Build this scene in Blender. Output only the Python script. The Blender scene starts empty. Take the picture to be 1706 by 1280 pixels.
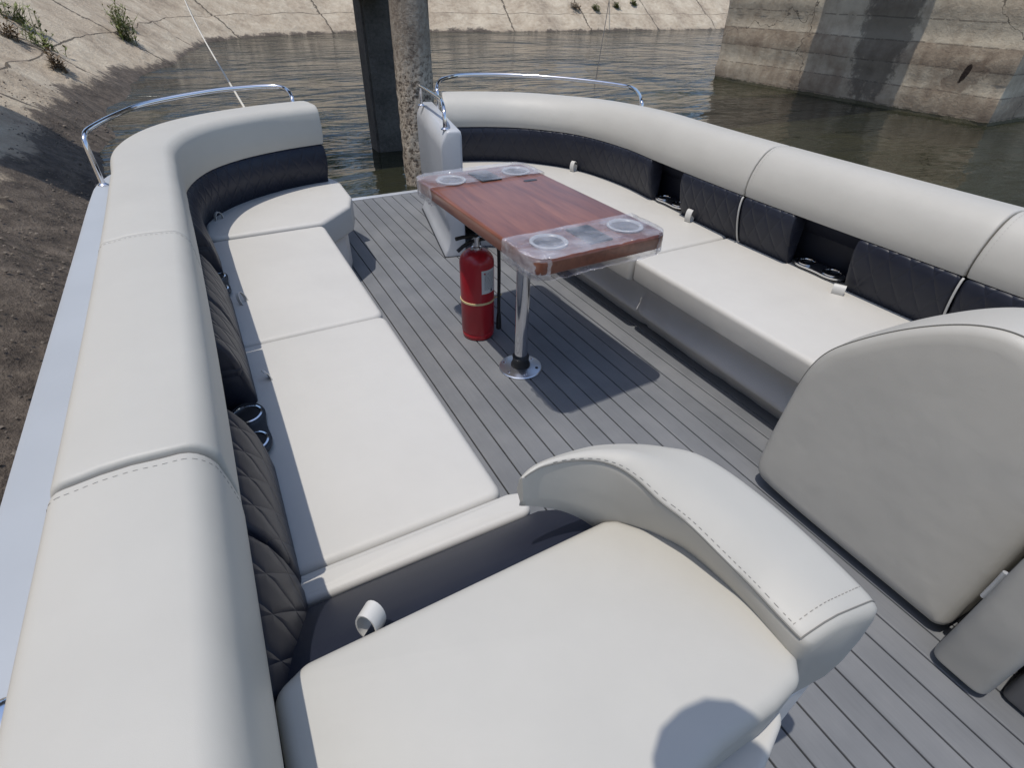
import bpy, bmesh, math, random
from mathutils import Vector, noise
random.seed(7)
S = bpy.context.scene
COL = S.collection
pi = math.pi
WATER = -0.45

# ------------------------------------------------------------------ materials
def new_mat(name):
    m = bpy.data.materials.new(name); m.use_nodes = True
    nt = m.node_tree; b = nt.nodes['Principled BSDF']
    return m, nt, b
def N(nt, t, **kw):
    n = nt.nodes.new(t)
    for k, v in kw.items():
        setattr(n, k, v)
    return n
def L(nt, a, b): nt.links.new(a, b)
def ramp(nt, fac, stops):
    r = N(nt, 'ShaderNodeValToRGB')
    while len(r.color_ramp.elements) < len(stops): r.color_ramp.elements.new(0.5)
    for e, (p, c) in zip(r.color_ramp.elements, stops):
        e.position = p; e.color = (*c, 1) if len(c) == 3 else c
    L(nt, fac, r.inputs['Fac']); return r.outputs['Color']
def noise_tex(nt, scale, detail=4, rough=0.55, vec=None, dist=0.0):
    n = N(nt, 'ShaderNodeTexNoise'); n.inputs['Scale'].default_value = scale
    n.inputs['Detail'].default_value = detail; n.inputs['Roughness'].default_value = rough
    n.inputs['Distortion'].default_value = dist
    if vec is not None: L(nt, vec, n.inputs['Vector'])
    return n.outputs['Fac']
def geo_pos(nt, scale=(1, 1, 1), loc=(0, 0, 0)):
    g = N(nt, 'ShaderNodeNewGeometry'); mp = N(nt, 'ShaderNodeMapping')
    mp.inputs['Scale'].default_value = scale; mp.inputs['Location'].default_value = loc
    L(nt, g.outputs['Position'], mp.inputs['Vector']); return mp.outputs['Vector']
def math_n(nt, op, a, b=None, c=None):
    n = N(nt, 'ShaderNodeMath', operation=op)
    for i, v in enumerate((a, b, c)):
        if v is None: continue
        if isinstance(v, (int, float)): n.inputs[i].default_value = v
        else: L(nt, v, n.inputs[i])
    return n.outputs[0]
def bump(nt, b, h, strength, dist=0.01, prev=None):
    n = N(nt, 'ShaderNodeBump'); n.inputs['Strength'].default_value = strength
    n.inputs['Distance'].default_value = dist; L(nt, h, n.inputs['Height'])
    if prev is not None: L(nt, prev, n.inputs['Normal'])
    L(nt, n.outputs['Normal'], b.inputs['Normal']); return n.outputs['Normal']
def mix_col(nt, fac, a, c, mode='MIX'):
    n = N(nt, 'ShaderNodeMix', data_type='RGBA', blend_type=mode)
    if isinstance(fac, (int, float)): n.inputs['Factor'].default_value = fac
    else: L(nt, fac, n.inputs['Factor'])
    for s, v in (('A', a), ('B', c)):
        sock = [i for i in n.inputs if i.name == s and i.type == 'RGBA'][0]
        if isinstance(v, tuple): sock.default_value = (*v, 1)
        else: L(nt, v, sock)
    return [o for o in n.outputs if o.type == 'RGBA'][0]

def vinyl(name, col, rough=0.5, var=0.06, wr=0.22):
    m, nt, b = new_mat(name)
    p = geo_pos(nt)
    n1 = noise_tex(nt, 3.0, 5, 0.65, vec=p)
    c2 = tuple(x * (1 - var) for x in col)
    L(nt, ramp(nt, n1, [(0.3, c2), (0.7, col)]), b.inputs['Base Color'])
    b.inputs['Roughness'].default_value = rough
    b.inputs['Specular IOR Level'].default_value = 0.35
    g = noise_tex(nt, 900, 2, vec=p)
    nrm = bump(nt, b, g, 0.12, 0.001)
    w = noise_tex(nt, 5.0, 2, 0.4, vec=p)
    nrm = bump(nt, b, w, wr, 0.03, nrm)
    w_ = noise_tex(nt, 17.0, 3, 0.5, vec=p, dist=0.6)
    bump(nt, b, w_, wr * 0.45, 0.006, nrm)
    return m
IVORY = vinyl('ivory_vinyl', (0.462, 0.445, 0.402))
SEAT = vinyl('seat_vinyl', (0.53, 0.51, 0.468))
BASEV = vinyl('base_vinyl', (0.64, 0.615, 0.585), 0.55, 0.06, 0.4)
PIPING = vinyl('piping_vinyl', (0.55, 0.535, 0.50), 0.45)
SEAM, nt, b = new_mat('dark_seam_thread')
b.inputs['Base Color'].default_value = (0.17, 0.165, 0.15, 1); b.inputs['Roughness'].default_value = 0.9  # dark thread colour for the seam lines

def navy(name, quilt):
    m, nt, b = new_mat(name)
    p = geo_pos(nt)
    n1 = noise_tex(nt, 4.0, 3, vec=p)
    L(nt, ramp(nt, n1, [(0.3, (0.012, 0.014, 0.024)), (0.7, (0.019, 0.022, 0.034))]), b.inputs['Base Color'])
    b.inputs['Roughness'].default_value = 0.42 if quilt else 0.5
    b.inputs['Specular IOR Level'].default_value = 0.30 if quilt else 0.22
    g = noise_tex(nt, 700, 2, vec=p)
    nrm = bump(nt, b, g, 0.2, 0.001)
    if quilt:
        uv = N(nt, 'ShaderNodeUVMap'); sx = N(nt, 'ShaderNodeSeparateXYZ')
        L(nt, uv.outputs['UV'], sx.inputs[0])
        u, v = sx.outputs['X'], sx.outputs['Y']
        v2 = math_n(nt, 'MULTIPLY', v, 0.55)
        def tri(a):
            f = math_n(nt, 'FRACT', math_n(nt, 'DIVIDE', a, 0.085))
            d = math_n(nt, 'ABSOLUTE', math_n(nt, 'SUBTRACT', f, 0.5))
            return math_n(nt, 'POWER', math_n(nt, 'MULTIPLY', d, 2.0), 5.0)
        h = math_n(nt, 'MAXIMUM', tri(math_n(nt, 'ADD', u, v2)), tri(math_n(nt, 'SUBTRACT', u, v2)))
        h = math_n(nt, 'MULTIPLY', h, -1.0)
        nrm = bump(nt, b, h, 0.5, 0.006, nrm)
    return m
NAVY = navy('navy_vinyl', False)
NAVYQ = navy('navy_quilted_vinyl', True)

def simple(name, col, rough=0.5, metal=0.0, spec=0.5, nscale=None, var=0.15):
    m, nt, b = new_mat(name)
    b.inputs['Roughness'].default_value = rough; b.inputs['Metallic'].default_value = metal
    b.inputs['Specular IOR Level'].default_value = spec
    if nscale:
        n1 = noise_tex(nt, nscale, 5, vec=geo_pos(nt))
        L(nt, ramp(nt, n1, [(0.3, tuple(c * (1 - var) for c in col)), (0.7, tuple(min(1, c * (1 + var)) for c in col))]), b.inputs['Base Color'])
    else: b.inputs['Base Color'].default_value = (*col, 1)
    return m
THREAD = simple('grey_thread', (0.25, 0.24, 0.22), 0.9)
CHROME = simple('chrome_steel', (0.80, 0.80, 0.82), 0.12, 1.0)
STEELW = simple('brushed_steel', (0.70, 0.71, 0.73), 0.3, 1.0)
ALU = simple('painted_aluminium', (0.36, 0.385, 0.415), 0.38, 0.0, 0.6, 2.0, 0.05)
WALLP = simple('pale_grey_gelcoat', (0.43, 0.44, 0.455), 0.35, 0.0, 0.5, 3.0, 0.06)
TRIM = simple('aluminium_trim', (0.68, 0.69, 0.70), 0.4, 0.6, 0.5, 6.0, 0.1)
BLACK = simple('black_rubber', (0.012, 0.012, 0.013), 0.5)
RED = simple('red_enamel', (0.42, 0.014, 0.022), 0.30, 0.0, 0.6, 6, 0.08)
LABELW = simple('label_paper', (0.62, 0.62, 0.60), 0.6)
INKD = simple('label_ink', (0.10, 0.10, 0.12), 0.7)
INKR = simple('label_red_ink', (0.45, 0.05, 0.05), 0.7)
YEL = simple('yellow_strap', (0.62, 0.50, 0.26), 0.7)
ROPE = simple('rope_fibre', (0.60, 0.57, 0.50), 0.85, nscale=40)
CABLE = simple('dark_cable', (0.05, 0.045, 0.04), 0.7)
WELL = simple('dull_steel_well', (0.09, 0.092, 0.10), 0.4, 0.0, nscale=60, var=0.5)
GREYP = simple('shaded_panel_grey', (0.14, 0.14, 0.145), 0.5, nscale=4, var=0.1)  # shade on the lower helm panel is put into this grey
PADM = simple('black_charging_pad', (0.03, 0.032, 0.036), 0.3)
RINGP = simple('grey_plastic_ring', (0.40, 0.41, 0.43), 0.25)

# deck
DECK, nt, b = new_mat('grey_composite_decking')
p = geo_pos(nt, (1, 0.05, 1))
n1 = noise_tex(nt, 160, 3, vec=p)
n2 = noise_tex(nt, 3.5, 4, vec=geo_pos(nt))
oi = geo_pos(nt, (1 / 0.0826, 0.0, 0.0), (-0.55, 0, 0))
wn = N(nt, 'ShaderNodeTexWhiteNoise', noise_dimensions='1D')
sx = N(nt, 'ShaderNodeSeparateXYZ'); L(nt, oi, sx.inputs[0])
L(nt, math_n(nt, 'FLOOR', sx.outputs['X']), wn.inputs['W'])
f = math_n(nt, 'ADD', math_n(nt, 'MULTIPLY', n1, 0.20), math_n(nt, 'MULTIPLY', n2, 0.65))
f = math_n(nt, 'ADD', f, math_n(nt, 'MULTIPLY', wn.outputs['Value'], 0.15))
L(nt, ramp(nt, f, [(0.28, (0.118, 0.123, 0.130)), (0.5, (0.155, 0.160, 0.167)), (0.74, (0.20, 0.203, 0.207))]), b.inputs['Base Color'])
b.inputs['Roughness'].default_value = 0.7; b.inputs['Specular IOR Level'].default_value = 0.3
bump(nt, b, n1, 0.25, 0.0015)

# wood
WOOD, nt, b = new_mat('varnished_mahogany')
p = geo_pos(nt, (9, 0.9, 9))
n1 = noise_tex(nt, 3.0, 6, 0.6, vec=p, dist=0.7)
n2 = noise_tex(nt, 2.2, 3, vec=geo_pos(nt, (2.5, 0.6, 1)))
pl = geo_pos(nt, (1 / 0.115, 0, 0)); sx = N(nt, 'ShaderNodeSeparateXYZ'); L(nt, pl, sx.inputs[0])
wn = N(nt, 'ShaderNodeTexWhiteNoise', noise_dimensions='1D'); L(nt, math_n(nt, 'FLOOR', sx.outputs['X']), wn.inputs['W'])
f = math_n(nt, 'ADD', math_n(nt, 'MULTIPLY', n1, 0.55), math_n(nt, 'MULTIPLY', n2, 0.35))
f = math_n(nt, 'ADD', f, math_n(nt, 'MULTIPLY', wn.outputs['Value'], 0.16))
L(nt, ramp(nt, f, [(0.34, (0.10, 0.030, 0.018)), (0.52, (0.185, 0.062, 0.034)), (0.72, (0.28, 0.105, 0.056))]), b.inputs['Base Color'])
b.inputs['Roughness'].default_value = 0.3; b.inputs['Specular IOR Level'].default_value = 0.55
b.inputs['Coat Weight'].default_value = 0.4; b.inputs['Coat Roughness'].default_value = 0.15
bump(nt, b, n1, 0.15, 0.002)

# cling film
FILM, nt, b = new_mat('cling_film')
out = [n for n in nt.nodes if n.type == 'OUTPUT_MATERIAL'][0]
tr = N(nt, 'ShaderNodeBsdfTransparent'); gl = N(nt, 'ShaderNodeBsdfGlossy'); df = N(nt, 'ShaderNodeBsdfDiffuse')
gl.inputs['Roughness'].default_value = 0.16; gl.inputs['Color'].default_value = (0.9, 0.9, 0.95, 1)
df.inputs['Color'].default_value = (0.62, 0.62, 0.66, 1)
n1 = noise_tex(nt, 26, 5, 0.65, vec=geo_pos(nt, (0.35, 2.6, 1)), dist=1.2)
n3 = noise_tex(nt, 9, 4, 0.6, vec=geo_pos(nt))
bp_ = N(nt, 'ShaderNodeBump'); bp_.inputs['Strength'].default_value = 0.9; bp_.inputs['Distance'].default_value = 0.006
L(nt, n1, bp_.inputs['Height']); L(nt, bp_.outputs[0], gl.inputs['Normal'])
m1 = N(nt, 'ShaderNodeMixShader'); m2 = N(nt, 'ShaderNodeMixShader')
ff = math_n(nt, 'MULTIPLY', math_n(nt, 'SUBTRACT', n3, 0.30), 1.2)
L(nt, math_n(nt, 'MAXIMUM', ff, 0.05), m1.inputs[0]); L(nt, tr.outputs[0], m1.inputs[1]); L(nt, df.outputs[0], m1.inputs[2])
fr = math_n(nt, 'ADD', math_n(nt, 'MULTIPLY', math_n(nt, 'POWER', n1, 3.0), 0.9), 0.10)
L(nt, fr, m2.inputs[0]); L(nt, m1.outputs[0], m2.inputs[1]); L(nt, gl.outputs[0], m2.inputs[2])
L(nt, m2.outputs[0], out.inputs['Surface'])

# water
WATERM, nt, b = new_mat('green_canal_water')
p = geo_pos(nt, (0.75, 1.7, 1))
w1 = noise_tex(nt, 0.85, 3, 0.5, vec=p, dist=0.6)
w2 = noise_tex(nt, 4.0, 3, 0.55, vec=p, dist=0.4)
w3 = noise_tex(nt, 0.25, 2, 0.5, vec=geo_pos(nt))
h = math_n(nt, 'ADD', math_n(nt, 'MULTIPLY', w1, 1.0), math_n(nt, 'MULTIPLY', w2, 0.16))
pc = N(nt, 'ShaderNodeMapRange'); L(nt, w3, pc.inputs['Value']); pc.inputs['From Min'].default_value = 0.36; pc.inputs['From Max'].default_value = 0.60
pc.inputs['To Min'].default_value = 0.28; pc.inputs['To Max'].default_value = 1.0
sp = N(nt, 'ShaderNodeSeparateXYZ'); L(nt, geo_pos(nt), sp.inputs[0])
nr_ = N(nt, 'ShaderNodeMapRange'); L(nt, sp.outputs['Y'], nr_.inputs['Value']); nr_.inputs['From Min'].default_value = 8; nr_.inputs['From Max'].default_value = 14
nr_.inputs['To Min'].default_value = 0.2; nr_.inputs['To Max'].default_value = 1.0
h = math_n(nt, 'MULTIPLY', h, math_n(nt, 'MULTIPLY', pc.outputs[0], nr_.outputs[0]))
bump(nt, b, h, 1.0, 0.42)
L(nt, ramp(nt, w3, [(0.35, (0.015, 0.017, 0.010)), (0.65, (0.034, 0.033, 0.019))]), b.inputs['Base Color'])
b.inputs['Roughness'].default_value = 0.06; b.inputs['IOR'].default_value = 1.33
b.inputs['Specular IOR Level'].default_value = 0.5

# bank concrete: UV x = metres along the shore, y = metres up the slope
BANKM, nt, b = new_mat('stained_bank_concrete')
uv = N(nt, 'ShaderNodeUVMap'); sp = N(nt, 'ShaderNodeSeparateXYZ'); L(nt, uv.outputs['UV'], sp.inputs[0])
P0 = geo_pos(nt)
n1 = noise_tex(nt, 0.8, 6, 0.65, vec=P0); n2 = noise_tex(nt, 5.0, 6, 0.7, vec=P0); n3 = noise_tex(nt, 30, 4, 0.7, vec=P0)
att = N(nt, 'ShaderNodeAttribute', attribute_name='mud')
base = ramp(nt, math_n(nt, 'ADD', math_n(nt, 'MULTIPLY', n1, 0.6), math_n(nt, 'MULTIPLY', n2, 0.4)),
            [(0.34, (0.25, 0.195, 0.14)), (0.47, (0.41, 0.335, 0.245)), (0.62, (0.55, 0.475, 0.36))])
mudc = ramp(nt, n2, [(0.35, (0.040, 0.030, 0.022)), (0.5, (0.085, 0.066, 0.050)), (0.68, (0.15, 0.120, 0.092))])
hz = math_n(nt, 'SUBTRACT', sp.outputs['Y'], math_n(nt, 'MULTIPLY', math_n(nt, 'SUBTRACT', n2, 0.5), 0.9))
hz = math_n(nt, 'SUBTRACT', hz, math_n(nt, 'MULTIPLY', math_n(nt, 'SUBTRACT', n1, 0.5), 0.9))
mr = N(nt, 'ShaderNodeMapRange'); L(nt, math_n(nt, 'SUBTRACT', hz, att.outputs['Fac']), mr.inputs['Value'])
mr.inputs['From Min'].default_value = -0.06; mr.inputs['From Max'].default_value = 0.10
mr.inputs['To Min'].default_value = 1; mr.inputs['To Max'].default_value = 0
c = mix_col(nt, mr.outputs[0], base, mudc)
# slab joints across the slope and one along it
u = math_n(nt, 'ADD', sp.outputs['X'], math_n(nt, 'MULTIPLY', math_n(nt, 'SUBTRACT', n2, 0.5), 0.35))
fj = math_n(nt, 'ABSOLUTE', math_n(nt, 'SUBTRACT', math_n(nt, 'FRACT', math_n(nt, 'DIVIDE', u, 4.7)), 0.5))
j1 = math_n(nt, 'LESS_THAN', fj, math_n(nt, 'MULTIPLY', n2, 0.017))
vv = math_n(nt, 'ADD', sp.outputs['Y'], math_n(nt, 'MULTIPLY', math_n(nt, 'SUBTRACT', n2, 0.5), 0.10))
j2 = math_n(nt, 'LESS_THAN', math_n(nt, 'ABSOLUTE', math_n(nt, 'SUBTRACT', vv, 1.35)), math_n(nt, 'MULTIPLY', n1, 0.075))
spk = math_n(nt, 'GREATER_THAN', n3, 0.66)
jj = math_n(nt, 'MAXIMUM', j1, j2)
c = mix_col(nt, math_n(nt, 'MULTIPLY', jj, 0.85), c, (0.045, 0.035, 0.024))
c = mix_col(nt, math_n(nt, 'MULTIPLY', spk, 0.45), c, (0.10, 0.08, 0.06))
L(nt, c, b.inputs['Base Color']); b.inputs['Roughness'].default_value = 0.9
nr = bump(nt, b, n2, 0.7, 0.10); bump(nt, b, n3, 0.6, 0.02, nr)

# pier concrete with formwork lifts
PIERM, nt, b = new_mat('board_marked_concrete')
P0 = geo_pos(nt)
n1 = noise_tex(nt, 0.9, 6, 0.6, vec=geo_pos(nt, (1, 1, 2.2))); n2 = noise_tex(nt, 6, 6, 0.7, vec=P0); n3 = noise_tex(nt, 34, 3, 0.7, vec=P0)
drip = noise_tex(nt, 2.2, 5, 0.6, vec=geo_pos(nt, (1, 1.6, 0.22)))
sp = N(nt, 'ShaderNodeSeparateXYZ'); L(nt, P0, sp.inputs[0])
zz = math_n(nt, 'ADD', sp.outputs['Z'], math_n(nt, 'MULTIPLY', math_n(nt, 'SUBTRACT', n1, 0.5), 0.07))
wn = N(nt, 'ShaderNodeTexWhiteNoise', noise_dimensions='1D'); L(nt, math_n(nt, 'FLOOR', math_n(nt, 'DIVIDE', zz, 0.37)), wn.inputs['W'])
f = math_n(nt, 'ADD', math_n(nt, 'MULTIPLY', n1, 0.45), math_n(nt, 'MULTIPLY', n2, 0.25))
f = math_n(nt, 'ADD', f, math_n(nt, 'MULTIPLY', wn.outputs['Value'], 0.15))
f = math_n(nt, 'ADD', f, math_n(nt, 'MULTIPLY', drip, 0.27))
c = ramp(nt, f, [(0.36, (0.20, 0.145, 0.10)), (0.5, (0.36, 0.285, 0.205)), (0.66, (0.58, 0.50, 0.375))])
fz = math_n(nt, 'ABSOLUTE', math_n(nt, 'SUBTRACT', math_n(nt, 'FRACT', math_n(nt, 'DIVIDE', zz, 0.37)), 0.5))
ln = math_n(nt, 'MULTIPLY', math_n(nt, 'GREATER_THAN', fz, 0.465), math_n(nt, 'GREATER_THAN', n2, 0.47))
c = mix_col(nt, math_n(nt, 'MULTIPLY', ln, 0.5), c, (0.08, 0.065, 0.05))
cr = N(nt, 'ShaderNodeTexVoronoi', feature='DISTANCE_TO_EDGE'); cr.inputs['Scale'].default_value = 0.17
cd = N(nt, 'ShaderNodeVectorMath', operation='ADD'); L(nt, P0, cd.inputs[0])
nv = N(nt, 'ShaderNodeTexNoise'); nv.inputs['Scale'].default_value = 2.5; nv.inputs['Detail'].default_value = 5; L(nt, P0, nv.inputs['Vector']); L(nt, nv.outputs['Color'], cd.inputs[1])
L(nt, cd.outputs[0], cr.inputs['Vector'])
crk = math_n(nt, 'LESS_THAN', cr.outputs['Distance'], 0.0018)
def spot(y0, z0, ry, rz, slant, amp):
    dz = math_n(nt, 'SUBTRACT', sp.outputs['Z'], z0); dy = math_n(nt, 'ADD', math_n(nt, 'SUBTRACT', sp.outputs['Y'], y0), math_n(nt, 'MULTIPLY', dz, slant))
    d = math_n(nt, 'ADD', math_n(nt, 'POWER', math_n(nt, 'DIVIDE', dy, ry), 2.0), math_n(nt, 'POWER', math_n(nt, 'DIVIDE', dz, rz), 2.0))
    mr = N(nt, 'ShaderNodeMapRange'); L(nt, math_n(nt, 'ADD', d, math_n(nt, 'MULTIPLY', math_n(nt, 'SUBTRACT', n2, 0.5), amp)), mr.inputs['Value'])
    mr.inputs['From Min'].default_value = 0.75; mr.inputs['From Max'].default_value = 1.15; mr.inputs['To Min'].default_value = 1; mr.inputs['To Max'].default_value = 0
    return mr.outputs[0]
# leak stain down the middle that also paints the shadow band darker, spalled hole near the corner
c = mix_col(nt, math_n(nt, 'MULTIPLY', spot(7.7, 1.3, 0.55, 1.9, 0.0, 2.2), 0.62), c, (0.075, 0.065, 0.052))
c = mix_col(nt, math_n(nt, 'MULTIPLY', spot(5.95, 0.26, 0.30, 0.30, 0.6, 3.0), 0.5), c, (0.16, 0.11, 0.075))
c = mix_col(nt, spot(5.95, 0.32, 0.055, 0.15, 0.30, 3.5), c, (0.03, 0.018, 0.012))
c = mix_col(nt, math_n(nt, 'MULTIPLY', crk, 0.7), c, (0.05, 0.04, 0.03))
alg = math_n(nt, 'LESS_THAN', math_n(nt, 'ADD', sp.outputs['Z'], math_n(nt, 'MULTIPLY', n2, -0.12)), WATER + 0.0)
c = mix_col(nt, math_n(nt, 'MULTIPLY', alg, 0.75), c, (0.045, 0.05, 0.018))
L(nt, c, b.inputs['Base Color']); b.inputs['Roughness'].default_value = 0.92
nr = bump(nt, b, n2, 0.6, 0.03); nr = bump(nt, b, n3, 0.5, 0.008, nr)

def rough_concrete(name, lo, mid, hi, ztop, pit=True):
    m, nt, b = new_mat(name)
    P0 = geo_pos(nt)
    n1 = noise_tex(nt, 3, 6, 0.6, vec=P0); n2 = noise_tex(nt, 22, 6, 0.75, vec=P0)
    sp = N(nt, 'ShaderNodeSeparateXYZ'); L(nt, P0, sp.inputs[0])
    f = math_n(nt, 'ADD', math_n(nt, 'MULTIPLY', n1, 0.45), math_n(nt, 'MULTIPLY', n2, 0.55))
    c = ramp(nt, f, [(0.36, lo), (0.5, mid), (0.66, hi)])
    if pit:
        zm = math_n(nt, 'ADD', sp.outputs['Z'], math_n(nt, 'MULTIPLY', n1, 0.8))
        mr = N(nt, 'ShaderNodeMapRange'); L(nt, zm, mr.inputs['Value'])
        mr.inputs['From Min'].default_value = ztop - 0.1; mr.inputs['From Max'].default_value = ztop + 0.3
        mr.inputs['To Min'].default_value = 1; mr.inputs['To Max'].default_value = 0
        pt = math_n(nt, 'MULTIPLY', math_n(nt, 'LESS_THAN', n2, 0.47), mr.outputs[0])
        c = mix_col(nt, math_n(nt, 'MULTIPLY', pt, 0.75), c, (0.05, 0.035, 0.025))
        up = mix_col(nt, mr.outputs[0], (0.62, 0.61, 0.61), (1, 1, 1))
        c = mix_col(nt, 1.0, c, up, 'MULTIPLY')
    L(nt, c, b.inputs['Base Color']); b.inputs['Roughness'].default_value = 0.92
    bump(nt, b, n2, 0.9, 0.03)
    return m
ROUND = rough_concrete('eroded_column_concrete', (0.22, 0.165, 0.12), (0.50, 0.42, 0.33), (0.74, 0.66, 0.54), 1.15)
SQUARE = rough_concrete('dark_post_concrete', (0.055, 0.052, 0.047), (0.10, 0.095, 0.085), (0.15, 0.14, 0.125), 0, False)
WEED = simple('weed_leaf', (0.13, 0.15, 0.035), 0.7, nscale=3, var=0.5)
WEEDD = simple('dry_weed_stem', (0.16, 0.11, 0.06), 0.8, nscale=3, var=0.4)
RUST = simple('rusty_hole', (0.045, 0.028, 0.018), 0.95, nscale=20, var=0.5)

# ------------------------------------------------------------------ mesh helpers
def tag(o, label=None, cat=None, group=None, kind=None):
    if label: o['label'] = label
    if cat: o['category'] = cat
    if group: o['group'] = group
    if kind: o['kind'] = kind
    return o
def thing(name, loc, label, cat, group=None):
    o = bpy.data.objects.new(name, None); COL.objects.link(o); o.location = loc; o.empty_display_size = 0.1
    return tag(o, label, cat, group)
def root_of(o):
    while o.parent: o = o.parent
    return o
class MB:
    def __init__(s): s.v = []; s.f = []; s.uv = []
    def add(s, vs, fs, uvs=None):
        o = len(s.v); s.v += [Vector(v) for v in vs]
        s.uv += list(uvs) if uvs else [(0, 0)] * len(vs)
        s.f += [tuple(i + o for i in f) for f in fs]
    def build(s, name, mat, parent=None, sharp=35, smooth=True):
        off = root_of(parent).location if parent else Vector((0, 0, 0))
        me = bpy.data.meshes.new(name)
        me.from_pydata([tuple(v - off) for v in s.v], [], s.f)
        uvl = me.uv_layers.new(name='UVMap')
        for lp in me.loops: uvl.data[lp.index].uv = s.uv[lp.vertex_index]
        bm = bmesh.new(); bm.from_mesh(me); bmesh.ops.recalc_face_normals(bm, faces=bm.faces); bm.to_mesh(me); bm.free()
        if smooth:
            for p in me.polygons: p.use_smooth = True
            me.set_sharp_from_angle(angle=math.radians(sharp))
        me.materials.append(mat)
        o = bpy.data.objects.new(name, me); COL.objects.link(o)
        if parent: o.parent = parent
        return o
    # ---- primitives
    def box(s, x0, x1, y0, y1, z0, z1, bev=0.0, rot=0.0, piv=None):
        bm = bmesh.new(); bmesh.ops.create_cube(bm, size=1)
        for v in bm.verts:
            v.co = Vector(((x0 + x1) / 2 + v.co.x * (x1 - x0), (y0 + y1) / 2 + v.co.y * (y1 - y0), (z0 + z1) / 2 + v.co.z * (z1 - z0)))
        if bev: bmesh.ops.bevel(bm, geom=bm.edges[:], offset=bev, segments=3, profile=0.5, affect='EDGES')
        s.add_bm(bm, rot, piv)
    def add_bm(s, bm, rot=0.0, piv=None):
        bm.verts.ensure_lookup_table()
        vs = [v.co.copy() for v in bm.verts]
        if rot:
            c, sn = math.cos(rot), math.sin(rot); px, py = piv
            vs = [Vector((px + (v.x - px) * c - (v.y - py) * sn, py + (v.x - px) * sn + (v.y - py) * c, v.z)) for v in vs]
        s.add(vs, [[v.index for v in f.verts] for f in bm.faces]); bm.free()
    def tube(s, pts, r, seg=10, caps=True, taper=None):
        pts = [Vector(p) for p in pts]; rings = []; up = None
        for i, p in enumerate(pts):
            t = (pts[min(i + 1, len(pts) - 1)] - pts[max(i - 1, 0)]).normalized()
            if up is None: up = t.orthogonal().normalized()
            up = (up - t * up.dot(t)).normalized(); sd = t.cross(up)
            rr = r * (taper[i] if taper else 1)
            rings.append([p + up * math.cos(2 * pi * k / seg) * rr + sd * math.sin(2 * pi * k / seg) * rr for k in range(seg)])
        s.rings(rings, caps)
    def rings(s, rings, caps=True, close=True, uvs=None):
        n = len(rings[0]); vs = [v for r in rings for v in r]; fs = []
        for i in range(len(rings) - 1):
            for k in range(n if close else n - 1):
                a = i * n + k; b_ = i * n + (k + 1) % n
                fs.append((a, b_, b_ + n, a + n))
        if caps: fs += [tuple(range(n))[::-1], tuple(range((len(rings) - 1) * n, len(rings) * n))]
        s.add(vs, fs, uvs)
    def lathe(s, cx, cy, prof, seg=32):
        s.rings([[Vector((cx + r * math.cos(2 * pi * k / seg), cy + r * math.sin(2 * pi * k / seg), z)) for k in range(seg)] for r, z in prof])
    def torus(s, cx, cy, prof, seg=32):
        rg = [[Vector((cx + r * math.cos(2 * pi * k / seg), cy + r * math.sin(2 * pi * k / seg), z)) for r, z in prof] for k in range(seg)]
        rg.append(rg[0]); n = len(prof); o = len(s.v); s.v += [v for r_ in rg[:-1] for v in r_]; s.uv += [(0, 0)] * (seg * n)
        s.f += [(o + i * n + k, o + i * n + (k + 1) % n, o + ((i + 1) % seg) * n + (k + 1) % n, o + ((i + 1) % seg) * n + k) for i in range(seg) for k in range(n)]
    def slab(s, outline, z0, z1, r=0.03, crown=0.006, rc=None, skirt=0.0, wob=0.0):
        """cushion: rounded top edge over a plan outline (counter-clockwise)"""
        pts = round_poly(outline, rc if rc else r * 1.3)
        n = len(pts)
        def off(d):
            o = []
            for i in range(n):
                a, p_, c_ = pts[i - 1], pts[i], pts[(i + 1) % n]
                t = (c_ - a)
                if t.length < 1e-9: t = Vector((1, 0))
                t.normalize(); nn = Vector((-t.y, t.x)); o.append(p_ + nn * d)
            return o
        rg = []
        def ring(d, z): rg.append([Vector((q.x, q.y, z)) for q in off(d)])
        rl = r * 0.5
        ring(rl, z0)
        for a in (30, 60, 90): ring(rl * (1 - math.sin(math.radians(a))), z0 + rl * (1 - math.cos(math.radians(a))))
        if wob:
            for q in rg: pass
        for a in range(0, 91, 15): ring(r * (1 - math.cos(math.radians(a))), z1 - r + r * math.sin(math.radians(a)))
        cx = sum(q.x for q in pts) / n; cy = sum(q.y for q in pts) / n
        base = off(r)
        for sc in (0.97, 0.85, 0.65, 0.4, 0.18):
            rg.append([Vector((cx + (q.x - cx) * sc, cy + (q.y - cy) * sc, z1 + crown * (1 - sc * sc) * 1.3)) for q in base])
        s.rings(rg)
def round_poly(o, r, seg=6):
    o = [Vector(p) for p in o]; n = len(o); out = []
    for i in range(n):
        a, p, c = o[i - 1], o[i], o[(i + 1) % n]
        u = (a - p); w = (c - p); lu, lw = u.length, w.length; u.normalize(); w.normalize()
        ang = math.acos(max(-1, min(1, u.dot(w))))
        if ang > math.radians(172): out.append(p); continue
        d = min(r / math.tan(ang / 2), lu * 0.45, lw * 0.45)
        p0, p2 = p + u * d, p + w * d
        for k in range(seg + 1):
            t = k / seg; out.append(p0 * (1 - t) ** 2 + p * 2 * t * (1 - t) + p2 * t * t)
    return out
def catmull(P, step=0.03):
    P = [Vector(p) for p in P]; out = []
    for i in range(len(P) - 1):
        p0, p1, p2, p3 = P[max(i - 1, 0)], P[i], P[i + 1], P[min(i + 2, len(P) - 1)]
        n = max(1, int((p2 - p1).length / step))
        for k in range(n):
            t = k / n
            out.append(0.5 * ((2 * p1) + (p2 - p0) * t + (2 * p0 - 5 * p1 + 4 * p2 - p3) * t * t + (3 * p1 - p0 - 3 * p2 + p3) * t ** 3))
    out.append(P[-1]); return out
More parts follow.
